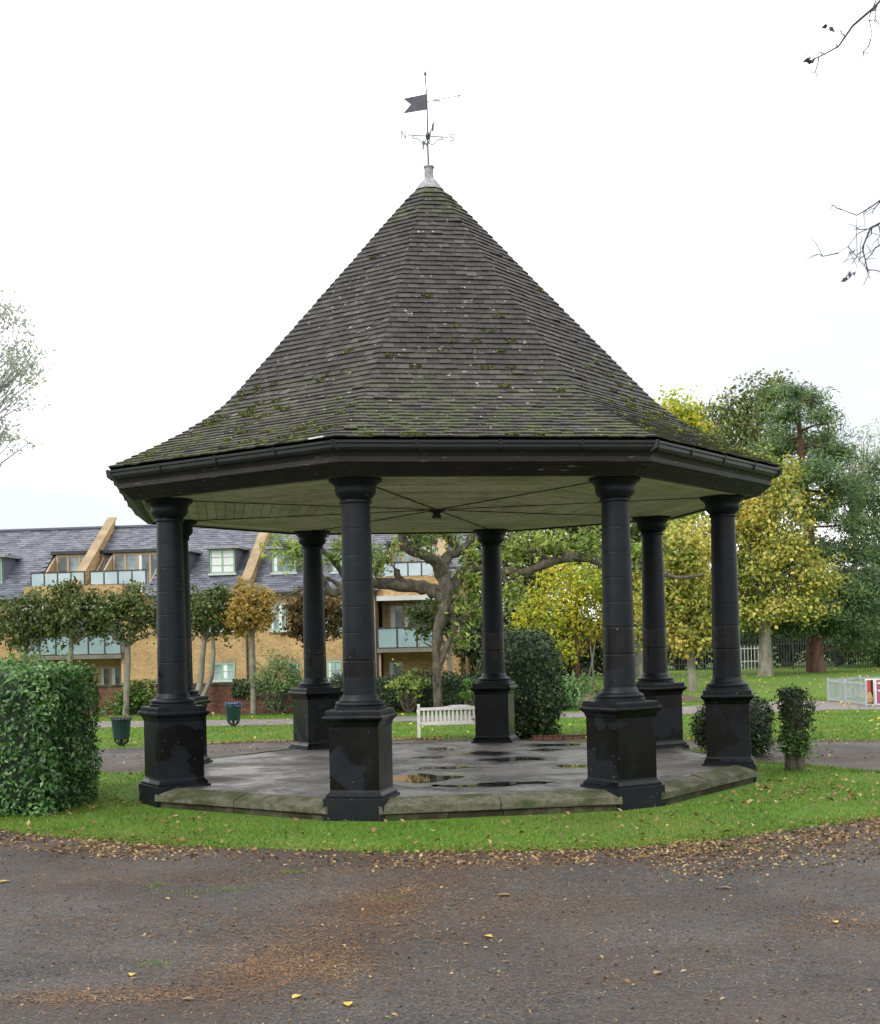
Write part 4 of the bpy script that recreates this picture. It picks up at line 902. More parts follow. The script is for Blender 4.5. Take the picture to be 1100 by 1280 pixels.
# ------------------------------------------------------------------ apartment building
BA = math.atan(-.11); B0 = at(100, 800, 63.); B0.z = 0
bld = empty('apartment_building', B0, BA); tag(bld, 'yellow brick apartment building with slate roof, dormers and glazed balconies', 'building')
fd = np.array([math.cos(BA), math.sin(BA)]); fnr = np.array([-math.sin(BA), math.cos(BA)])
def bx_(u, yl=0., v=740):                         # where pixel column u meets the plane yl metres behind the front
    d = ray(u, v); o2 = np.array([B0.x, B0.y])+fnr*yl; t_ = (o2 @ fnr)/(d[:2] @ fnr); p_ = d[:2]*t_; return float((p_-o2) @ fd)
def bz_(u, v, yl=0.):
    d = ray(u, v); o2 = np.array([B0.x, B0.y])+fnr*yl; t_ = (o2 @ fnr)/(d[:2] @ fnr); return float(d[2]*t_+EYE)
def part(nm, mt, fn, parent=bld, smooth=False):
    mb = MB(); fn(mb); return mb.build(nm, M[mt], parent, smooth)
XL, XR = bx_(-90), bx_(574)
EZ, RZ, RD = 4.70, 8.25, 5.0
Tn = (RZ-EZ)/RD
bays = [(bx_(30), bx_(153)), (bx_(471), bx_(546))]     # recessed balcony bays
ops = [(bx_(38), bx_(106)), (bx_(112), bx_(183)), (bx_(476), bx_(545))]
def window(x0, x1, z0, z1, y=-.02, frame='sage_frame', cols=2, bars=1, glass='window_glass', sill=True, parent=bld, blind=False):
    f = .07 if frame != 'timber_frame' else .11
    fr_ = MB(); fr_.box2((x0, y-.03, z0), (x1, y+.06, z0+f)); fr_.box2((x0, y-.03, z1-f), (x1, y+.06, z1))
    for i in range(cols+1):
        xx = x0+(x1-x0)*i/cols; a = xx if i == 0 else xx-f/2 if i < cols else xx-f; fr_.box2((a, y-.032, z0+f), (a+f, y+.06, z1-f))
    fo_ = fr_.build('window', M[frame], parent)
    for i in range(cols):
        a, b = x0+(x1-x0)*i/cols+f*.5, x0+(x1-x0)*(i+1)/cols-f*.5
        MB().box2((a, y, z0+f*.5), (b, y+.012, z1-f*.5)).build('pane', M['blind' if blind else glass], fo_)
        if not blind and random.random() < .6:
            cw = (b-a)*random.uniform(.25, .5); MB().box2((a, y-.012, z0+f*.6), (a+cw, y-.004, z1-f*.6)).build('curtain', M['blind'], fo_)
        for k in range(bars):
            zz = z0+(z1-z0)*(k+1)/(bars+1); MB().box2((a, y-.015, zz-.018), (b, y-.002, zz+.018)).build('glazing_bar', M[frame], fo_)
    if sill: MB().box2((x0-.08, y-.12, z0-.09), (x1+.08, y+.03, z0-.002)).build('sill', M['grey_render'], fo_)
    return fo_
# front wall in piers between the bays
xs = [XL]+[c for b in bays for c in b]+[XR]
for i in range(0, len(xs), 2):
    part('wall', 'yellow_brick', lambda mb: mb.box2((xs[i], 0, -.3), (xs[i+1], .3, EZ)))
part('side_wall', 'yellow_brick', lambda mb: mb.add([(XR-.3, .3, -.3), (XR, .3, -.3), (XR, 10, -.3), (XR-.3, 10, -.3), (XR-.3, .3, EZ), (XR, .3, EZ), (XR, 10, EZ), (XR-.3, 10, EZ), (XR-.3, 5, RZ-.15), (XR, 5, RZ-.15)], [(0, 1, 5, 4), (1, 2, 6, 9, 5), (3, 0, 4, 8, 7), (2, 3, 7, 6), (4, 5, 9, 8), (9, 6, 7, 8)]))
part('rear_wall', 'yellow_brick', lambda mb: mb.box2((XL, 9.7, -.3), (XR-.3, 10, EZ)))
for a, b in bays:
    part('recess_wall', 'yellow_brick', lambda mb: mb.box2((a, 1.5, -.3), (b, 1.8, 4.62)))
    part('parapet', 'yellow_brick', lambda mb: mb.box2((a, .002, 4.28), (b, .29, 5.14)))
    part('canopy', 'grey_render', lambda mb: mb.box2((a+.02, -.25, 4.06), (b-.02, 1.5, 4.27)))
    part('balcony_slab', 'soffit_grey', lambda mb: mb.box2((a+.01, -.3, 1.70), (b-.01, 1.5, 1.88)))
    n = round((b-a)/.82); f_ = part('balustrade', 'dark_metal', lambda mb: (mb.box2((a+.02, -.26, 2.78), (b-.02, -.2, 2.84)), [mb.box2((a+(b-a-.05)*i/n, -.25, 1.88), (a+(b-a-.05)*i/n+.05, -.21, 2.80)) for i in range(n+1)]))
    for i in range(n): MB().box2((a+(b-a-.05)*i/n+.07, -.24, 1.93), (a+(b-a-.05)*(i+1)/n-.02, -.22, 2.76)).build('glass_panel', M['frosted_glass'], f_)
    part('pier', 'timber_frame', lambda mb: (mb.box2((a+.003, -.02, -.3), (a+.12, .12, 1.70)), mb.box2((b-.12, -.02, -.3), (b-.003, .12, 1.70))))
    window(a+.3, b-.3, 1.95, 3.95, 1.46, 'timber_frame', max(2, round((b-a)/1.1)), 0, sill=False)
window(bx_(122, 1.4), bx_(150, 1.4), .05, bz_(136, 833, 1.4), 1.46, 'timber_frame', 2, 0, sill=False)
window(bx_(40, 1.4), bx_(75, 1.4), .05, 1.3, 1.46, 'timber_frame', 2, 0, sill=False)
window(bx_(484, 1.4), bx_(501, 1.4), .05, bz_(492, 827, 1.4), 1.46, 'grey_render', 1, 0, sill=False)
# ordinary windows
for u0, u1, v0, v1 in ((261, 292, 829, 850), (357, 371, 829, 850), (407, 425, 826, 850), (337, 357, 754, 788), (258, 290, 752, 788), (405, 428, 754, 788)):
    uc = (u0+u1)/2; window(bx_(u0), bx_(u1), max(.1, bz_(uc, v1)), bz_(uc, v0))
    MB().box2((bx_(u0)-.1, -.008, bz_(uc, v0)+.003), (bx_(u1)+.1, .05, bz_(uc, v0)+.2)).build('lintel', M['coping'], bld)
for u, v0, v1 in ((308, 738, 850), (470, 742, 850), (228, 738, 850)):
    x = bx_(u); part('downpipe', 'dark_metal', lambda mb: mb.tube([(x, -.07, -.2), (x, -.07, 4.6)], [.05, .05], 8))
# roof: boarding cut round the terrace openings, slates laid over it
OZ = 6.88; OD = (OZ-EZ)/Tn
def roofpt(x, y): return (x, y, EZ+Tn*y)
segs = sorted([XL-.1, XR+.1]+[c for o_ in ops for c in o_])
mb = MB()
for a, b in zip(segs[:-1], segs[1:]):
    y0 = OD if any(abs(a-o_[0]) < .01 for o_ in ops) else -.25
    mb.add([roofpt(a, y0), roofpt(b, y0), roofpt(b, RD), roofpt(a, RD)], [(0, 1, 2, 3)])
mb.add([roofpt(XL-.1, RD), roofpt(XR+.1, RD), (XR+.1, 2*RD+.2, EZ-.15), (XL-.1, 2*RD+.2, EZ-.15)], [(0, 1, 2, 3)])
mb.build('roof', M['dark_metal'], bld); roof = bld.children[-1]
mb = MB(); dl = Vector((0, 1, Tn)).normalized(); nl_ = Vector((0, -dl.z, dl.y)); SL = math.hypot(RD, RZ-EZ); gs = .20; ws = .36
for c in range(int(SL/gs)+2):
    s = -.30+c*gs; y = s*dl.y
    if s+.3 > SL+.1: break
    for j in range(int((XR-XL)/ws)+2):
        x = XL+(j+(.5 if c % 2 else 0))*ws
        if x+ws > XR+.15 or any(o_[0]-ws*.9 < x < o_[1]-.05 for o_ in ops) and y < OD: continue
        o0 = Vector((x, 0, EZ))+dl*s; lf = .028+random.uniform(0, .012)
        mb.add([o0+Vector((px, 0, 0))+dl*py+nl_*pz for px, py, pz in ((.005, 0, lf), (ws-.005, 0, lf), (ws-.005, .34, .008), (.005, .34, .008), (.005, 0, lf+.012), (ws-.005, 0, lf+.012), (ws-.005, .34, .02), (.005, .34, .02))], TF)
tag(mb.build('slates', M['slate'], roof), kind='stuff')
part('ridge', 'slate', lambda mb: mb.bar((XL, RD, RZ+.04), (XR, RD, RZ+.04), .3, .1), roof)
sg = sorted([XL]+[c for b in bays for c in b]+[XR])
for i in range(0, len(sg), 2): part('eaves_gutter', 'dark_metal', lambda mb: mb.box2((sg[i], -.36, EZ-.22), (sg[i+1], -.24, EZ-.10)))
# terraces set into the roof
for (a, b) in ops:
    part('terrace_floor', 'soffit_grey', lambda mb: mb.box2((a, .3, 4.6), (b, OD+.2, 4.75)))
    part('terrace_lintel', 'dark_metal', lambda mb: mb.box2((a-.1, OD-.35, OZ-.06), (b+.1, OD+.05, OZ+.1)))
    for x in (a, b-.1): part('cheek', 'timber_frame', lambda mb: mb.add([(x, .3, 4.76), (x+.1, .3, 4.76), (x+.1, OD, 4.76), (x, OD, 4.76), (x, OD, OZ-.07), (x+.1, OD, OZ-.07), (x, .3, 4.9), (x+.1, .3, 4.9)], [(0, 3, 4, 6), (1, 7, 5, 2), (6, 4, 5, 7), (0, 6, 7, 1), (3, 2, 5, 4)]))
    window(a+.12, b-.12, 4.78, OZ-.08, OD-.2, 'timber_frame', 4, 0, sill=False)
    n = 4; f_ = part('balustrade', 'dark_metal', lambda mb: (mb.box2((a, .02, 5.76), (b, .08, 5.82)), [mb.box2((a+(b-a-.04)*i/n, .03, 5.14), (a+(b-a-.04)*i/n+.04, .07, 5.78)) for i in range(n+1)]))
    for i in range(n): MB().box2((a+(b-a-.04)*i/n+.06, .04, 5.18), (a+(b-a-.04)*(i+1)/n-.02, .06, 5.74)).build('glass_panel', M['clear_balustrade'], f_)
# dormers
for (u0, u1, v0, v1, bl_) in ((262, 296, 686, 718, True), (340, 372, 686, 717, False), (211, 236, 690, 720, False), (-14, 5, 697, 730, False), (415, 440, 686, 716, False)):
    yd = 1.05; x0, x1 = bx_(u0, yd), bx_(u1, yd); zt, zb = bz_((u0+u1)/2, v0, yd), bz_((u0+u1)/2, v1, yd); yb = (zt-EZ)/Tn
    d_ = part('dormer', 'slate', lambda mb: mb.add([(x0, yd, zb-.05), (x1, yd, zb-.05), (x1, yb, zt), (x0, yb, zt), (x0, yd, zt), (x1, yd, zt)], [(0, 1, 5, 4), (1, 2, 5), (0, 4, 3), (4, 5, 2, 3)]))
    window(x0+.06, x1-.06, zb+.05, zt-.02, yd-.03, 'sage_frame', 2, 2, sill=True, parent=d_, blind=bl_)
    MB().box2((x0-.2, yd-.3, zt+.002), (x1+.2, yb+.3, zt+.12)).build('dormer_roof', M['lead'], d_)
# party walls rising through the roof
for u, v in ((97, 722), (311, 716), (549, 712), (-75, 730)):
    x = bx_(u, 0.2, v)-.2
    pw = part('party_wall', 'yellow_brick', lambda mb: mb.add([(x, -.28, 4.3), (x+.36, -.28, 4.3), (x+.36, RD, EZ), (x, RD, EZ), (x, -.28, 5.1), (x+.36, -.28, 5.1), (x+.36, RD, RZ+.42), (x, RD, RZ+.42)], [(0, 1, 5, 4), (1, 2, 6, 5), (2, 3, 7, 6), (3, 0, 4, 7), (4, 5, 6, 7)]))
    MB().add([(x-.05, -.32, 5.1), (x+.41, -.32, 5.1), (x+.41, RD+.05, RZ+.44), (x-.05, RD+.05, RZ+.44), (x-.05, -.32, 5.2), (x+.41, -.32, 5.2), (x+.41, RD+.05, RZ+.54), (x-.05, RD+.05, RZ+.54)], [(3, 2, 1, 0), (4, 5, 6, 7), (0, 1, 5, 4), (1, 2, 6, 5), (2, 3, 7, 6), (3, 0, 4, 7)]).build('coping', M['coping'], pw)
for u in (14, 235): part('vent_pipe', 'dark_metal', lambda mb: mb.tube([roofpt(bx_(u, 2.5), 2.4), (bx_(u, 2.5), 2.4, EZ+Tn*2.4+.5)], [.06, .06], 8))

# ------------------------------------------------------------------ park furniture
bn = empty('park_bench', (*gnd(524, 924), 0)); bn.location.x += .93; bn.rotation_euler.z = R(1.5); tag(bn, 'white painted slatted park bench seen from behind beyond the platform', 'bench')
W2 = .93
for x in (-W2, W2):
    MB().bar((x, 0, 0), (x, -.02, .80), .065, .065).build('leg', M['bench_wood'], bn)
    MB().bar((x, .52, 0), (x, .52, .60), .065, .065).build('leg', M['bench_wood'], bn)
    MB().box2((x-.04, .02, .60), (x+.04, .60, .635)).build('armrest', M['bench_wood'], bn)
MB().add([(-W2+.035, -.04, .66)] , []).box2((-W2+.034, -.045, .655), (W2-.034, -.0, .72)).build('back_rail', M['bench_wood'], bn)
mb = MB(); pr2 = [(-.5, .722), (-.3, .735), (-.15, .765), (.15, .765), (.3, .735), (.5, .722)]
n = len(pr2); mb.add([(x, -.045, z) for x, z in pr2]+[(x, -.0, z) for x, z in pr2], [tuple(range(n)), tuple(range(n, 2*n))[::-1]]+[(i, n+i, n+(i+1) % n, (i+1) % n) for i in range(n)]); fix_normals(mb.build('crest_rail', M['bench_wood'], bn))
MB().box2((-.13, -.05, .69), (.13, -.047, .75)).build('plaque', M['white_paint'], bn)
MB().box2((-W2+.034, -.03, .32), (W2-.034, .01, .40)).build('lower_rail', M['bench_wood'], bn)
sm = MB().box((0, 0, 0), (.048, .022, .254)).mesh('back_slat'); sm.materials.append(M['bench_wood'])
for i in range(18):
    o = link('back_slat', sm, None, bn); o.location = (-W2+.12+i*(2*W2-.24)/17, -.014, .528)
for i in range(5): MB().box2((-W2-.02, .05+i*.10, .34), (W2+.02, .13+i*.10, .362)).build('seat_slat', M['bench_wood'], bn)
for u, v, blue in ((152, 933, 0), (292, 908, 1)):
    b = empty('litter_bin', (*gnd(u, v), 0)); tag(b, 'dark green slatted litter bin with black rim beside the path' if not blue else 'dark green litter bin lined with a blue bag further off on the grass', 'bin')
    MB().lathe([(.15, .17), (.17, .2), (.20, .60), (.195, .61), (.18, .60), (.16, .22)], 24, cap=False).build('liner', M['bin_black'], b, 30)
    sl_ = MB().add([(-.022, -.006, 0), (.022, -.006, 0), (.027, -.006, .44), (-.027, -.006, .44), (-.022, .006, 0), (.022, .006, 0), (.027, .006, .44), (-.027, .006, .44)], [(0, 1, 2, 3), (7, 6, 5, 4), (0, 4, 5, 1), (1, 5, 6, 2), (2, 6, 7, 3), (3, 7, 4, 0)]).mesh('bin_slat'); sl_.materials.append(M['bin_green'])
    for i in range(22):
        a = 2*math.pi*i/22; o = link('bin_slat', sl_, None, b)
        o.matrix_local = Matrix.Rotation(a, 4, 'Z') @ Matrix.Translation((0, -.172, .17)) @ Matrix.Rotation(-math.atan(.04/.44)*-1, 4, 'X')
    mb = MB(); mb.lathe([(.20, .60), (.235, .60), (.245, .615), (.24, .635), (.205, .64), (.195, .62)], 28, cap=False)
    for i in range(18): a = 2*math.pi*i/18; mb.lathe([(.004, 0), (.022, .012), (.022, .028), (.004, .04)], 8, (.232*math.cos(a), .232*math.sin(a), .632))
    mb.build('rim', M['bin_black'], b, 40)
    mb = MB()
    for i in range(8): a = 2*math.pi*i/8; mb.tube([(.165*math.cos(a), .165*math.sin(a), .19), (.15*math.cos(a), .15*math.sin(a), .11), (.03*math.cos(a), .03*math.sin(a), .02)], [.014, .016, .016], 6)
    mb.lathe([(.05, -.03), (.05, .03), (.03, .06), (.03, .17)], 12); mb.lathe([(.16, .165), (.175, .175), (.175, .195), (.15, .2)], 24); mb.build('foot', M['bin_black'], b, 40)
    if blue:
        mb = MB(); pts = []
        n = 40
        for z, r_ in ((.54, .203), (.58, .218), (.63, .243), (.65, .235), (.64, .19), (.55, .16)):
            pts += [((r_+random.uniform(-.02, .02))*math.cos(2*math.pi*i/n), (r_+random.uniform(-.02, .02))*math.sin(2*math.pi*i/n), z+random.uniform(-.012, .012)) for i in range(n)]
        mb.add(pts, [(k*n+i, k*n+(i+1) % n, (k+1)*n+(i+1) % n, (k+1)*n+i) for k in range(5) for i in range(n)]); mb.build('bag', M['blue_bag'], b)
# brick edging at the foot of the ivy bush
ed = empty('brick_edging', (2.0, 29.75, 0)); tag(ed, 'curved row of low red bricks edging the ground by the dark ivy bush', 'edging')
bk = MB().box((0, 0, 0), (.215, .10, .12)).mesh('brick'); bk.materials.append(M['old_red_brick'])
for i in range(11):
    o = link('brick', bk, None, ed); a = i*.06; o.location = (.1+i*.225, .02+.010*i*i*.5, .045); o.rotation_euler = (0, 0, a*.35)

# playground railings
def railing(label, pts, h, gap):
    r_ = empty('playground_railing', (pts[0][0], pts[0][1], 0)); tag(r_, label, 'railing'); o2 = Vector(pts[0])
    bars = MB()
    for a, b in zip(pts[:-1], pts[1:]):
        a, b = Vector((*a, 0))-Vector((*pts[0], 0)), Vector((*b, 0))-Vector((*pts[0], 0)); L = (b-a).length
        for z in (.07, h-.06): MB().bar(a+Vector((0, 0, z)), b+Vector((0, 0, z)), .035).build('rail', M['galvanised'], r_)
        for i in range(1, int(L/gap)): q = a.lerp(b, i*gap/L); bars.bar(q+Vector((0, 0, .02)), q+Vector((0, 0, h+.02)), .010)
    for p_ in pts: q = Vector((*p_, 0))-Vector((*pts[0], 0)); MB().bar(q, q+Vector((0, 0, h+.05)), .06).build('post', M['galvanised'], r_)
    tag(bars.build('bars', M['galvanised'], r_), kind='stuff')
c1, c2, c3, c4 = gnd(1036, 877), gnd(1057, 879), gnd(1083, 883), gnd(1072, 872)
railing('pale grey low playground railing running up to the red play panel', [c1, c2, c3], .70, .075)
railing('pale grey low playground railing along the far side of the play area', [(c1[0]+.02, c1[1]+.1), (c4[0]+.1, c4[1]), (c4[0]+2.6, c4[1]-.6), (c4[0]+5, c4[1]-.8)], .70, .075)
for k, (u0, u1, lab) in enumerate(((1083, 1094, 'red play panel in a white frame at the end of the playground railing'), (1095, 1108, 'plum coloured play panel in a white frame at the right edge'))):
    a, b = gnd(u0, 882), gnd(u1, 882); w = b[0]-a[0]
    pn = empty('play_panel', (a[0], a[1], 0), R(-3)); tag(pn, lab, 'panel')
    for x in (0, w): MB().box2((x-.02, -.03, 0), (x+.02, .03, .80)).build('post', M['white_paint'], pn)
    for z in (.02, .76): MB().box2((.021, -.025, z), (w-.021, .025, z+.035)).build('frame', M['white_paint'], pn)
    if k == 0:
        MB().box2((.021, -.012, .056), (w*.62, .012, .759)).build('board', M['red_board'], pn)
        MB().lathe([(.02, 0), (.09, .02), (.10, .16), (.05, .30), (.02, .34)], 12, (w*.42, -.02, .08)).build('figure', M['ochre'], pn)
        MB().box2((w*.62+.002, -.01, .056), (w-.021, .01, .759)).build('board', M['dark_void'], pn)
    else:
        MB().box2((.021, -.012, .056), (w-.021, .012, .759)).build('board', M['plum'], pn)
        for z in (.42, .64): MB().box2((.06, -.03, z), (w-.05, -.014, z+.05)).build('rail', M['white_paint'], pn)
# palisade fence at the back
fp = [(6.5, 84), (14.5, 82), (20.8, 79.5), (28, 81), (40, 84)]
fn_ = empty('palisade_fence', (fp[0][0], fp[0][1], 0)); tag(fn_, 'dark steel palisade fence along the back of the park', 'fence')
pal = MB()
for a, b in zip(fp[:-1], fp[1:]):
    a, b = Vector((*a, 0))-Vector((*fp[0], 0)), Vector((*b, 0))-Vector((*fp[0], 0)); L = (b-a).length
    for z in (.35, 1.5): MB().bar(a+Vector((0, .03, z)), b+Vector((0, .03, z)), .05).build('rail', M['palisade'], fn_)
    for i in range(int(L/.16)): q = a.lerp(b, i*.16/L); pal.bar(q+Vector((0, 0, .05)), q+Vector((0, 0, 1.85)), .06, .02, (0, 1, 0))
    for i in range(int(L/2.75)+1): q = a.lerp(b, min(1, i*2.75/L)); MB().bar(q+Vector((0, .08, 0)), q+Vector((0, .08, 1.8)), .10).build('post', M['palisade'], fn_)
tag(pal.build('pales', M['palisade'], fn_), kind='stuff')
railing_w = empty('white_railing', (*[at(922, 820, 79)[i] for i in (0, 1)], 0)); tag(railing_w, 'short white railing far off behind the lime tree trunk', 'railing')
MB().box2((0, -.02, 1.25), (1.25, .02, 1.31)).build('rail', M['white_paint'], railing_w); MB().box2((0, -.02, .5), (1.25, .02, .55)).build('rail', M['white_paint'], railing_w)
for i in range(7): MB().box2((i*.2-.02, -.03, .0), (i*.2+.02, -.021, 1.45)).build('picket', M['white_paint'], railing_w)

# ------------------------------------------------------------------ fallen leaves and litter
def scatter(name, label, P, L, W, mat, tilt=.35, cat='leaves'):
    n_ = len(P); P = np.column_stack([P, np.zeros(n_)]) if P.shape[1] == 2 else P
    o = link(name, leaf_mesh(name, P, unit(rng.normal(size=(n_, 3))*tilt+[0, 0, 1]), L*rng.uniform(.5, 1.4, n_), W*rng.uniform(.5, 1.4, n_), .18), mat)
    return tag(o, label, cat, kind='stuff')
isl = np.array(ISL); icen = isl.mean(0)
edge = np.array([q for q in ISL if q[1] < 21.6 and -6.5 < q[0] < 9.2])
def along(n_, lo, hi, pw=1.):
    e = edge[rng.integers(0, len(edge)-1, n_)]+rng.normal(size=(n_, 2))*.12; d_ = unit(e-np.array([CEN.x, CEN.y])); return e+d_*(lo+(hi-lo)*rng.random((n_, 1))**pw)
P = along(9000, -.25, 1.0, 1.5); dens = .35+.65*np.clip(np.sin(P[:, 0]*1.3+.5)*.5+np.sin(P[:, 0]*3.1)*.3+.35+(P[:, 0] > 2.5)*.6, 0, 1); P = P[rng.random(len(P)) < dens]
scatter('edge_leaves', 'drift of tan fallen leaves along the edge of the lawn', np.column_stack([P, np.full(len(P), .016)]), .055, .035, M['dead_leaf'], .4)
P = along(6500, .3, 2.0, 1.1); P = P[P[:, 0] > 2]
scatter('verge_leaves', 'thick litter of tan leaves at the right of the lawn', np.column_stack([P, np.full(len(P), .014)]), .046, .03, M['dead_leaf'], .35)
# lawn leaves
P = np.column_stack([rng.uniform(-9, 9, 12000), rng.uniform(14.4, 27, 12000)]); rr2 = np.hypot(P[:, 0]-CEN.x, P[:, 1]-CEN.y); P = P[inside(P, ISL) & (rr2 > 5)]
nearw = np.exp(-((np.hypot(P[:, 0]+4.6, P[:, 1]-19.7))/.8)**2)+np.exp(-((np.hypot(P[:, 0]-4.6, P[:, 1]-19))/1.3)**2)+np.exp(-((np.hypot(P[:, 0]+3.2, P[:, 1]-17.6))/.6)**2)*.6+np.exp(-((P[:, 1]-18.2)/.25)**2)*(P[:, 0] < -4.6)*.8
P = P[rng.random(len(P)) < .13+.8*nearw]
scatter('lawn_leaves', 'fallen brown and yellow leaves dotted over the lawn', np.column_stack([P, np.full(len(P), .062)]), .075, .05, M['dead_leaf'], .4)
P = np.column_stack([rng.uniform(-6, 6.5, 2000), 7.5+10*rng.random(2000)]); P = P[~inside(P, ISL)]; cl = np.sin(P[:, 0]*1.1+2)+np.sin(P[:, 1]*1.4+P[:, 0]*.7); P = P[rng.random(len(P)) < .28+.22*cl]
scatter('path_leaves', 'small pale leaves scattered over the dark asphalt', np.column_stack([P, np.full(len(P), .014)]), .045, .03, M['dead_leaf'], .3)
P = np.column_stack([rng.uniform(-9, 9, 700), rng.uniform(23, 31, 700)]); rr2 = np.hypot(P[:, 0]-CEN.x, P[:, 1]-CEN.y); P = P[rr2 > 5.4]
scatter('back_leaves', 'pale leaves scattered on the path behind the bandstand', np.column_stack([P, np.full(len(P), .03)]), .07, .05, M['dead_leaf'], .3)
P = np.column_stack([rng.uniform(-14, 26, 3000), rng.uniform(28, 78, 3000)]); P = P[(np.abs(P[:, 0]) < P[:, 1]*.34)]; fyy = np.interp(P[:, 0], [q[0] for q in far_edge], [q[1] for q in far_edge]); P = P[P[:, 1] > fyy]
scatter('park_leaves', 'yellow leaves dotted over the far grass', np.column_stack([P, np.full(len(P), .06)]), .10, .07, M['dead_leaf_yellow'], .4)
P = np.column_stack([rng.uniform(-6, 0, 1600), rng.normal(30.4, .25, 1600)]); P2 = np.column_stack([rng.uniform(4, 13, 900), 0*rng.random(900)]); P2[:, 1] = np.interp(P2[:, 0], [q[0] for q in far_edge], [q[1] for q in far_edge])+rng.normal(size=900)*.12
P[:, 1] = np.interp(P[:, 0], [q[0] for q in far_edge], [q[1] for q in far_edge])+rng.normal(size=1600)*.14; P = np.vstack([P, P2])
scatter('verge_litter', 'line of fallen leaves along the far edge of the path', np.column_stack([P, np.full(len(P), .03)]), .06, .045, M['dead_leaf'], .4)
P = np.column_stack([rng.uniform(-6, 7, 7500), 7.3+9.5*rng.random(7500)]); P = P[~inside(P, ISL)]; cl = np.sin(P[:, 0]*.9+1)+np.sin(P[:, 1]*1.1+P[:, 0]*.5); P = P[rng.random(len(P)) < .45+.25*cl]
scatter('leaf_scraps', 'tiny pale scraps of leaf strewn over the asphalt', np.column_stack([P, np.full(len(P), .011)]), .024, .016, M['dead_leaf'], .25)
P = np.column_stack([rng.uniform(-6, 7, 2200), 7.3+9.5*rng.random(2200)]); P = P[~inside(P, ISL)]
scatter('dark_scraps', 'dark bits of rotted leaf strewn over the asphalt', np.column_stack([P, np.full(len(P), .011)]), .03, .018, M['bark_dark'], .25)
# drifts of pine needles on the asphalt
cen = [(-1.1, 10.0, .4, .8), (-.6, 11.6, .5, .9), (-1.35, 9.4, .32, .35), (-.8, 9.6, .3, .5), (-.55, 11.7, .35, .5), (-1.9, 8.9, .5, .2), (-2.6, 8.9, .4, .18), (3.1, 10.6, .5, .5), (.2, 13.6, 1.4, .25), (-2.2, 13.2, 1.2, .35), (-.2, 12.6, .5, .6), (2.4, 14, 1.4, .25), (-1.4, 10.8, 1.2, .9), (-2.5, 11, 1.2, 1.), (4.8, 14.8, 1, .35), (.6, 11.8, .9, .5), (.9, 9, 1, .5), (-4.2, 15.4, .9, .4)]
wts = [900, 900, 600, 650, 700, 420, 300, 600, 700, 500, 420, 500, 700, 500, 380, 350, 160, 200]
P = np.vstack([rng.normal(size=(w_*2, 2))*[a, b]*np.exp(rng.normal(size=(w_*2, 1))*.35)*.8+[x, y] for (x, y, a, b), w_ in zip(cen, wts)]); P = P[(P[:, 1] > 7)]
scatter('needle_drifts', 'rust brown pine needles lying in drifts on the asphalt', np.column_stack([P, np.full(len(P), .012)]), .075, .006, M['needle_litter'], .12, 'needles')
P = np.column_stack([rng.uniform(-5, 6, 12000), rng.uniform(7, 15.5, 12000)]); P = P[~inside(P, ISL)]
scatter('loose_needles', 'single pine needles strewn thinly over the asphalt', np.column_stack([P, np.full(len(P), .012)]), .06, .004, M['needle_litter'], .1, 'needles')
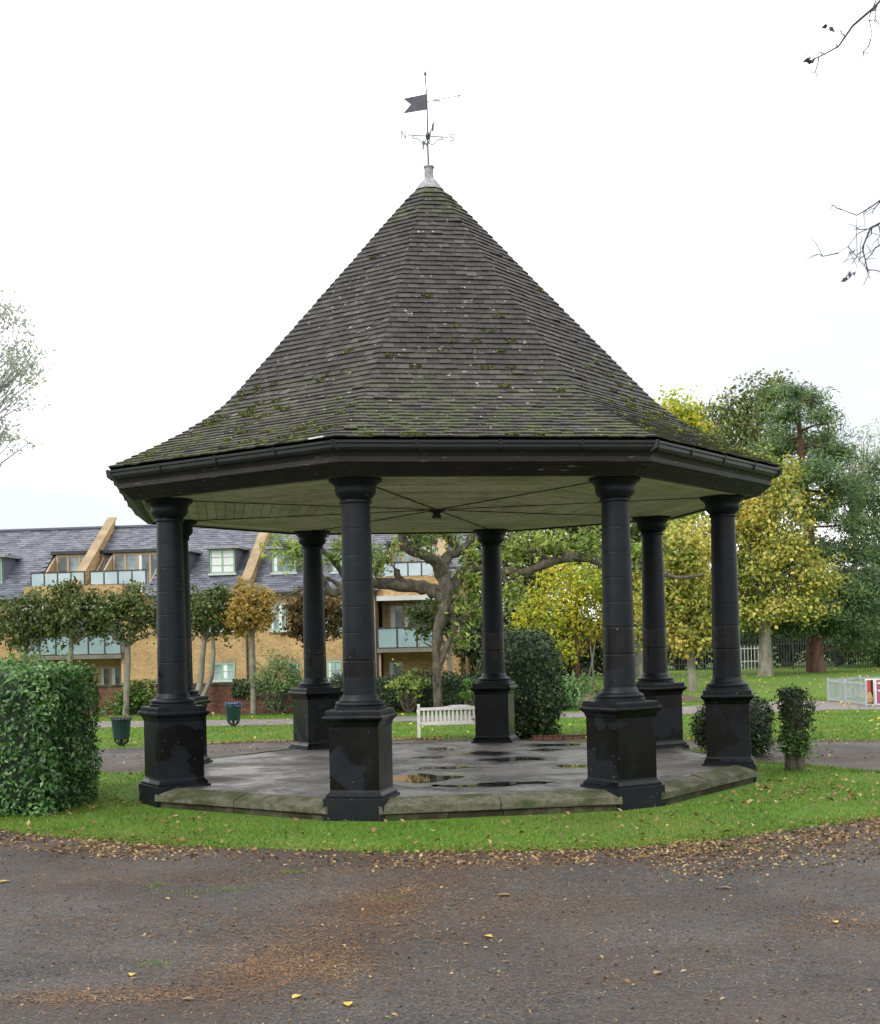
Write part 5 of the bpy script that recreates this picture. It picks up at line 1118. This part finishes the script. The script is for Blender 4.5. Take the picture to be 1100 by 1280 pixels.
# tufts of grass in the asphalt
P = np.vstack([rng.normal(size=(n_, 2))*[a, b]+[x, y] for x, y, a, b, n_ in ((-2.35, 12.5, .22, .07, 90), (-2.0, 12.6, .1, .05, 60), (-2.75, 12.9, .05, .04, 60), (-1.55, 13.5, .07, .04, 80), (-2.1, 9.75, .06, .04, 50), (-.5, 12.0, .12, .1, 80), (3.0, 14.3, .3, .12, 200))])
tag(blades('path_tufts', np.column_stack([P, np.full(len(P), .006)]), .03, .008, M['grass_blade']), 'small tufts of grass growing through the asphalt', 'grass', kind='stuff')
# the few largest leaves, each its own thing
big = [(435, 1258, .115, 'dead_leaf_yellow', 'large pale yellow leaf with a stalk on the asphalt at the bottom of the picture'), (371, 1249, .10, 'dead_leaf_yellow', 'curled golden leaf left of the large pale yellow leaf'), (165, 1221, .09, 'dead_leaf_yellow', 'yellow leaf touching another on the asphalt at lower left'), (168, 1226, .07, 'dead_leaf', 'tan leaf tucked under a yellow leaf at lower left'),
       (610, 1173, .10, 'dead_leaf_yellow', 'lone cream leaf on the open asphalt below the bandstand'), (822, 1219, .10, 'dead_leaf', 'crumpled orange brown leaf on the asphalt at lower right'), (907, 1112, .13, 'dead_leaf', 'pale tan leaf on the asphalt at right below the lawn'), (1044, 1155, .09, 'dead_leaf_yellow', 'yellow leaf on a patch of needles at the right'), (5, 1104, .13, 'dead_leaf_yellow', 'yellow leaf at the left edge of the asphalt'), (235, 1252, .09, 'dead_leaf', 'reddish leaf on the asphalt between needle drifts'), (630, 1121, .15, 'dead_leaf', 'long brown leaf lying below the lawn edge'), (497, 1158, .08, 'dead_leaf', 'small orange leaf right of the needle drift')]
for u, v, L, mt, lab in big:
    L *= .82; x, y = gnd(u, v); root = empty('fallen_leaf', (x, y, .014), random.uniform(0, 6.28)); tag(root, lab, 'leaf', 'largest fallen leaves on the asphalt')
    n = 9; vs_ = []; fs_ = []
    for i in range(n):
        s = i/(n-1); w = L*.33*math.sin(math.pi*min(1, s*.92+.04))**.8; z = .006*math.sin(s*3)+.003
        vs_ += [((s-.5)*L, -w, z+w*.10), ((s-.5)*L, 0, z), ((s-.5)*L, w, z+w*.16)]
    for i in range(n-1): fs_ += [(3*i, 3*i+3, 3*i+4, 3*i+1), (3*i+1, 3*i+4, 3*i+5, 3*i+2)]
    MB().add(vs_, fs_).build('blade', M[mt], root, True)
    MB().tube([(L*.5, 0, .006), (L*.75, L*.06, .01), (L*.95, L*.05, .004)], [.0016, .0014, .001], 4).build('stalk', M['dead_leaf'], root)
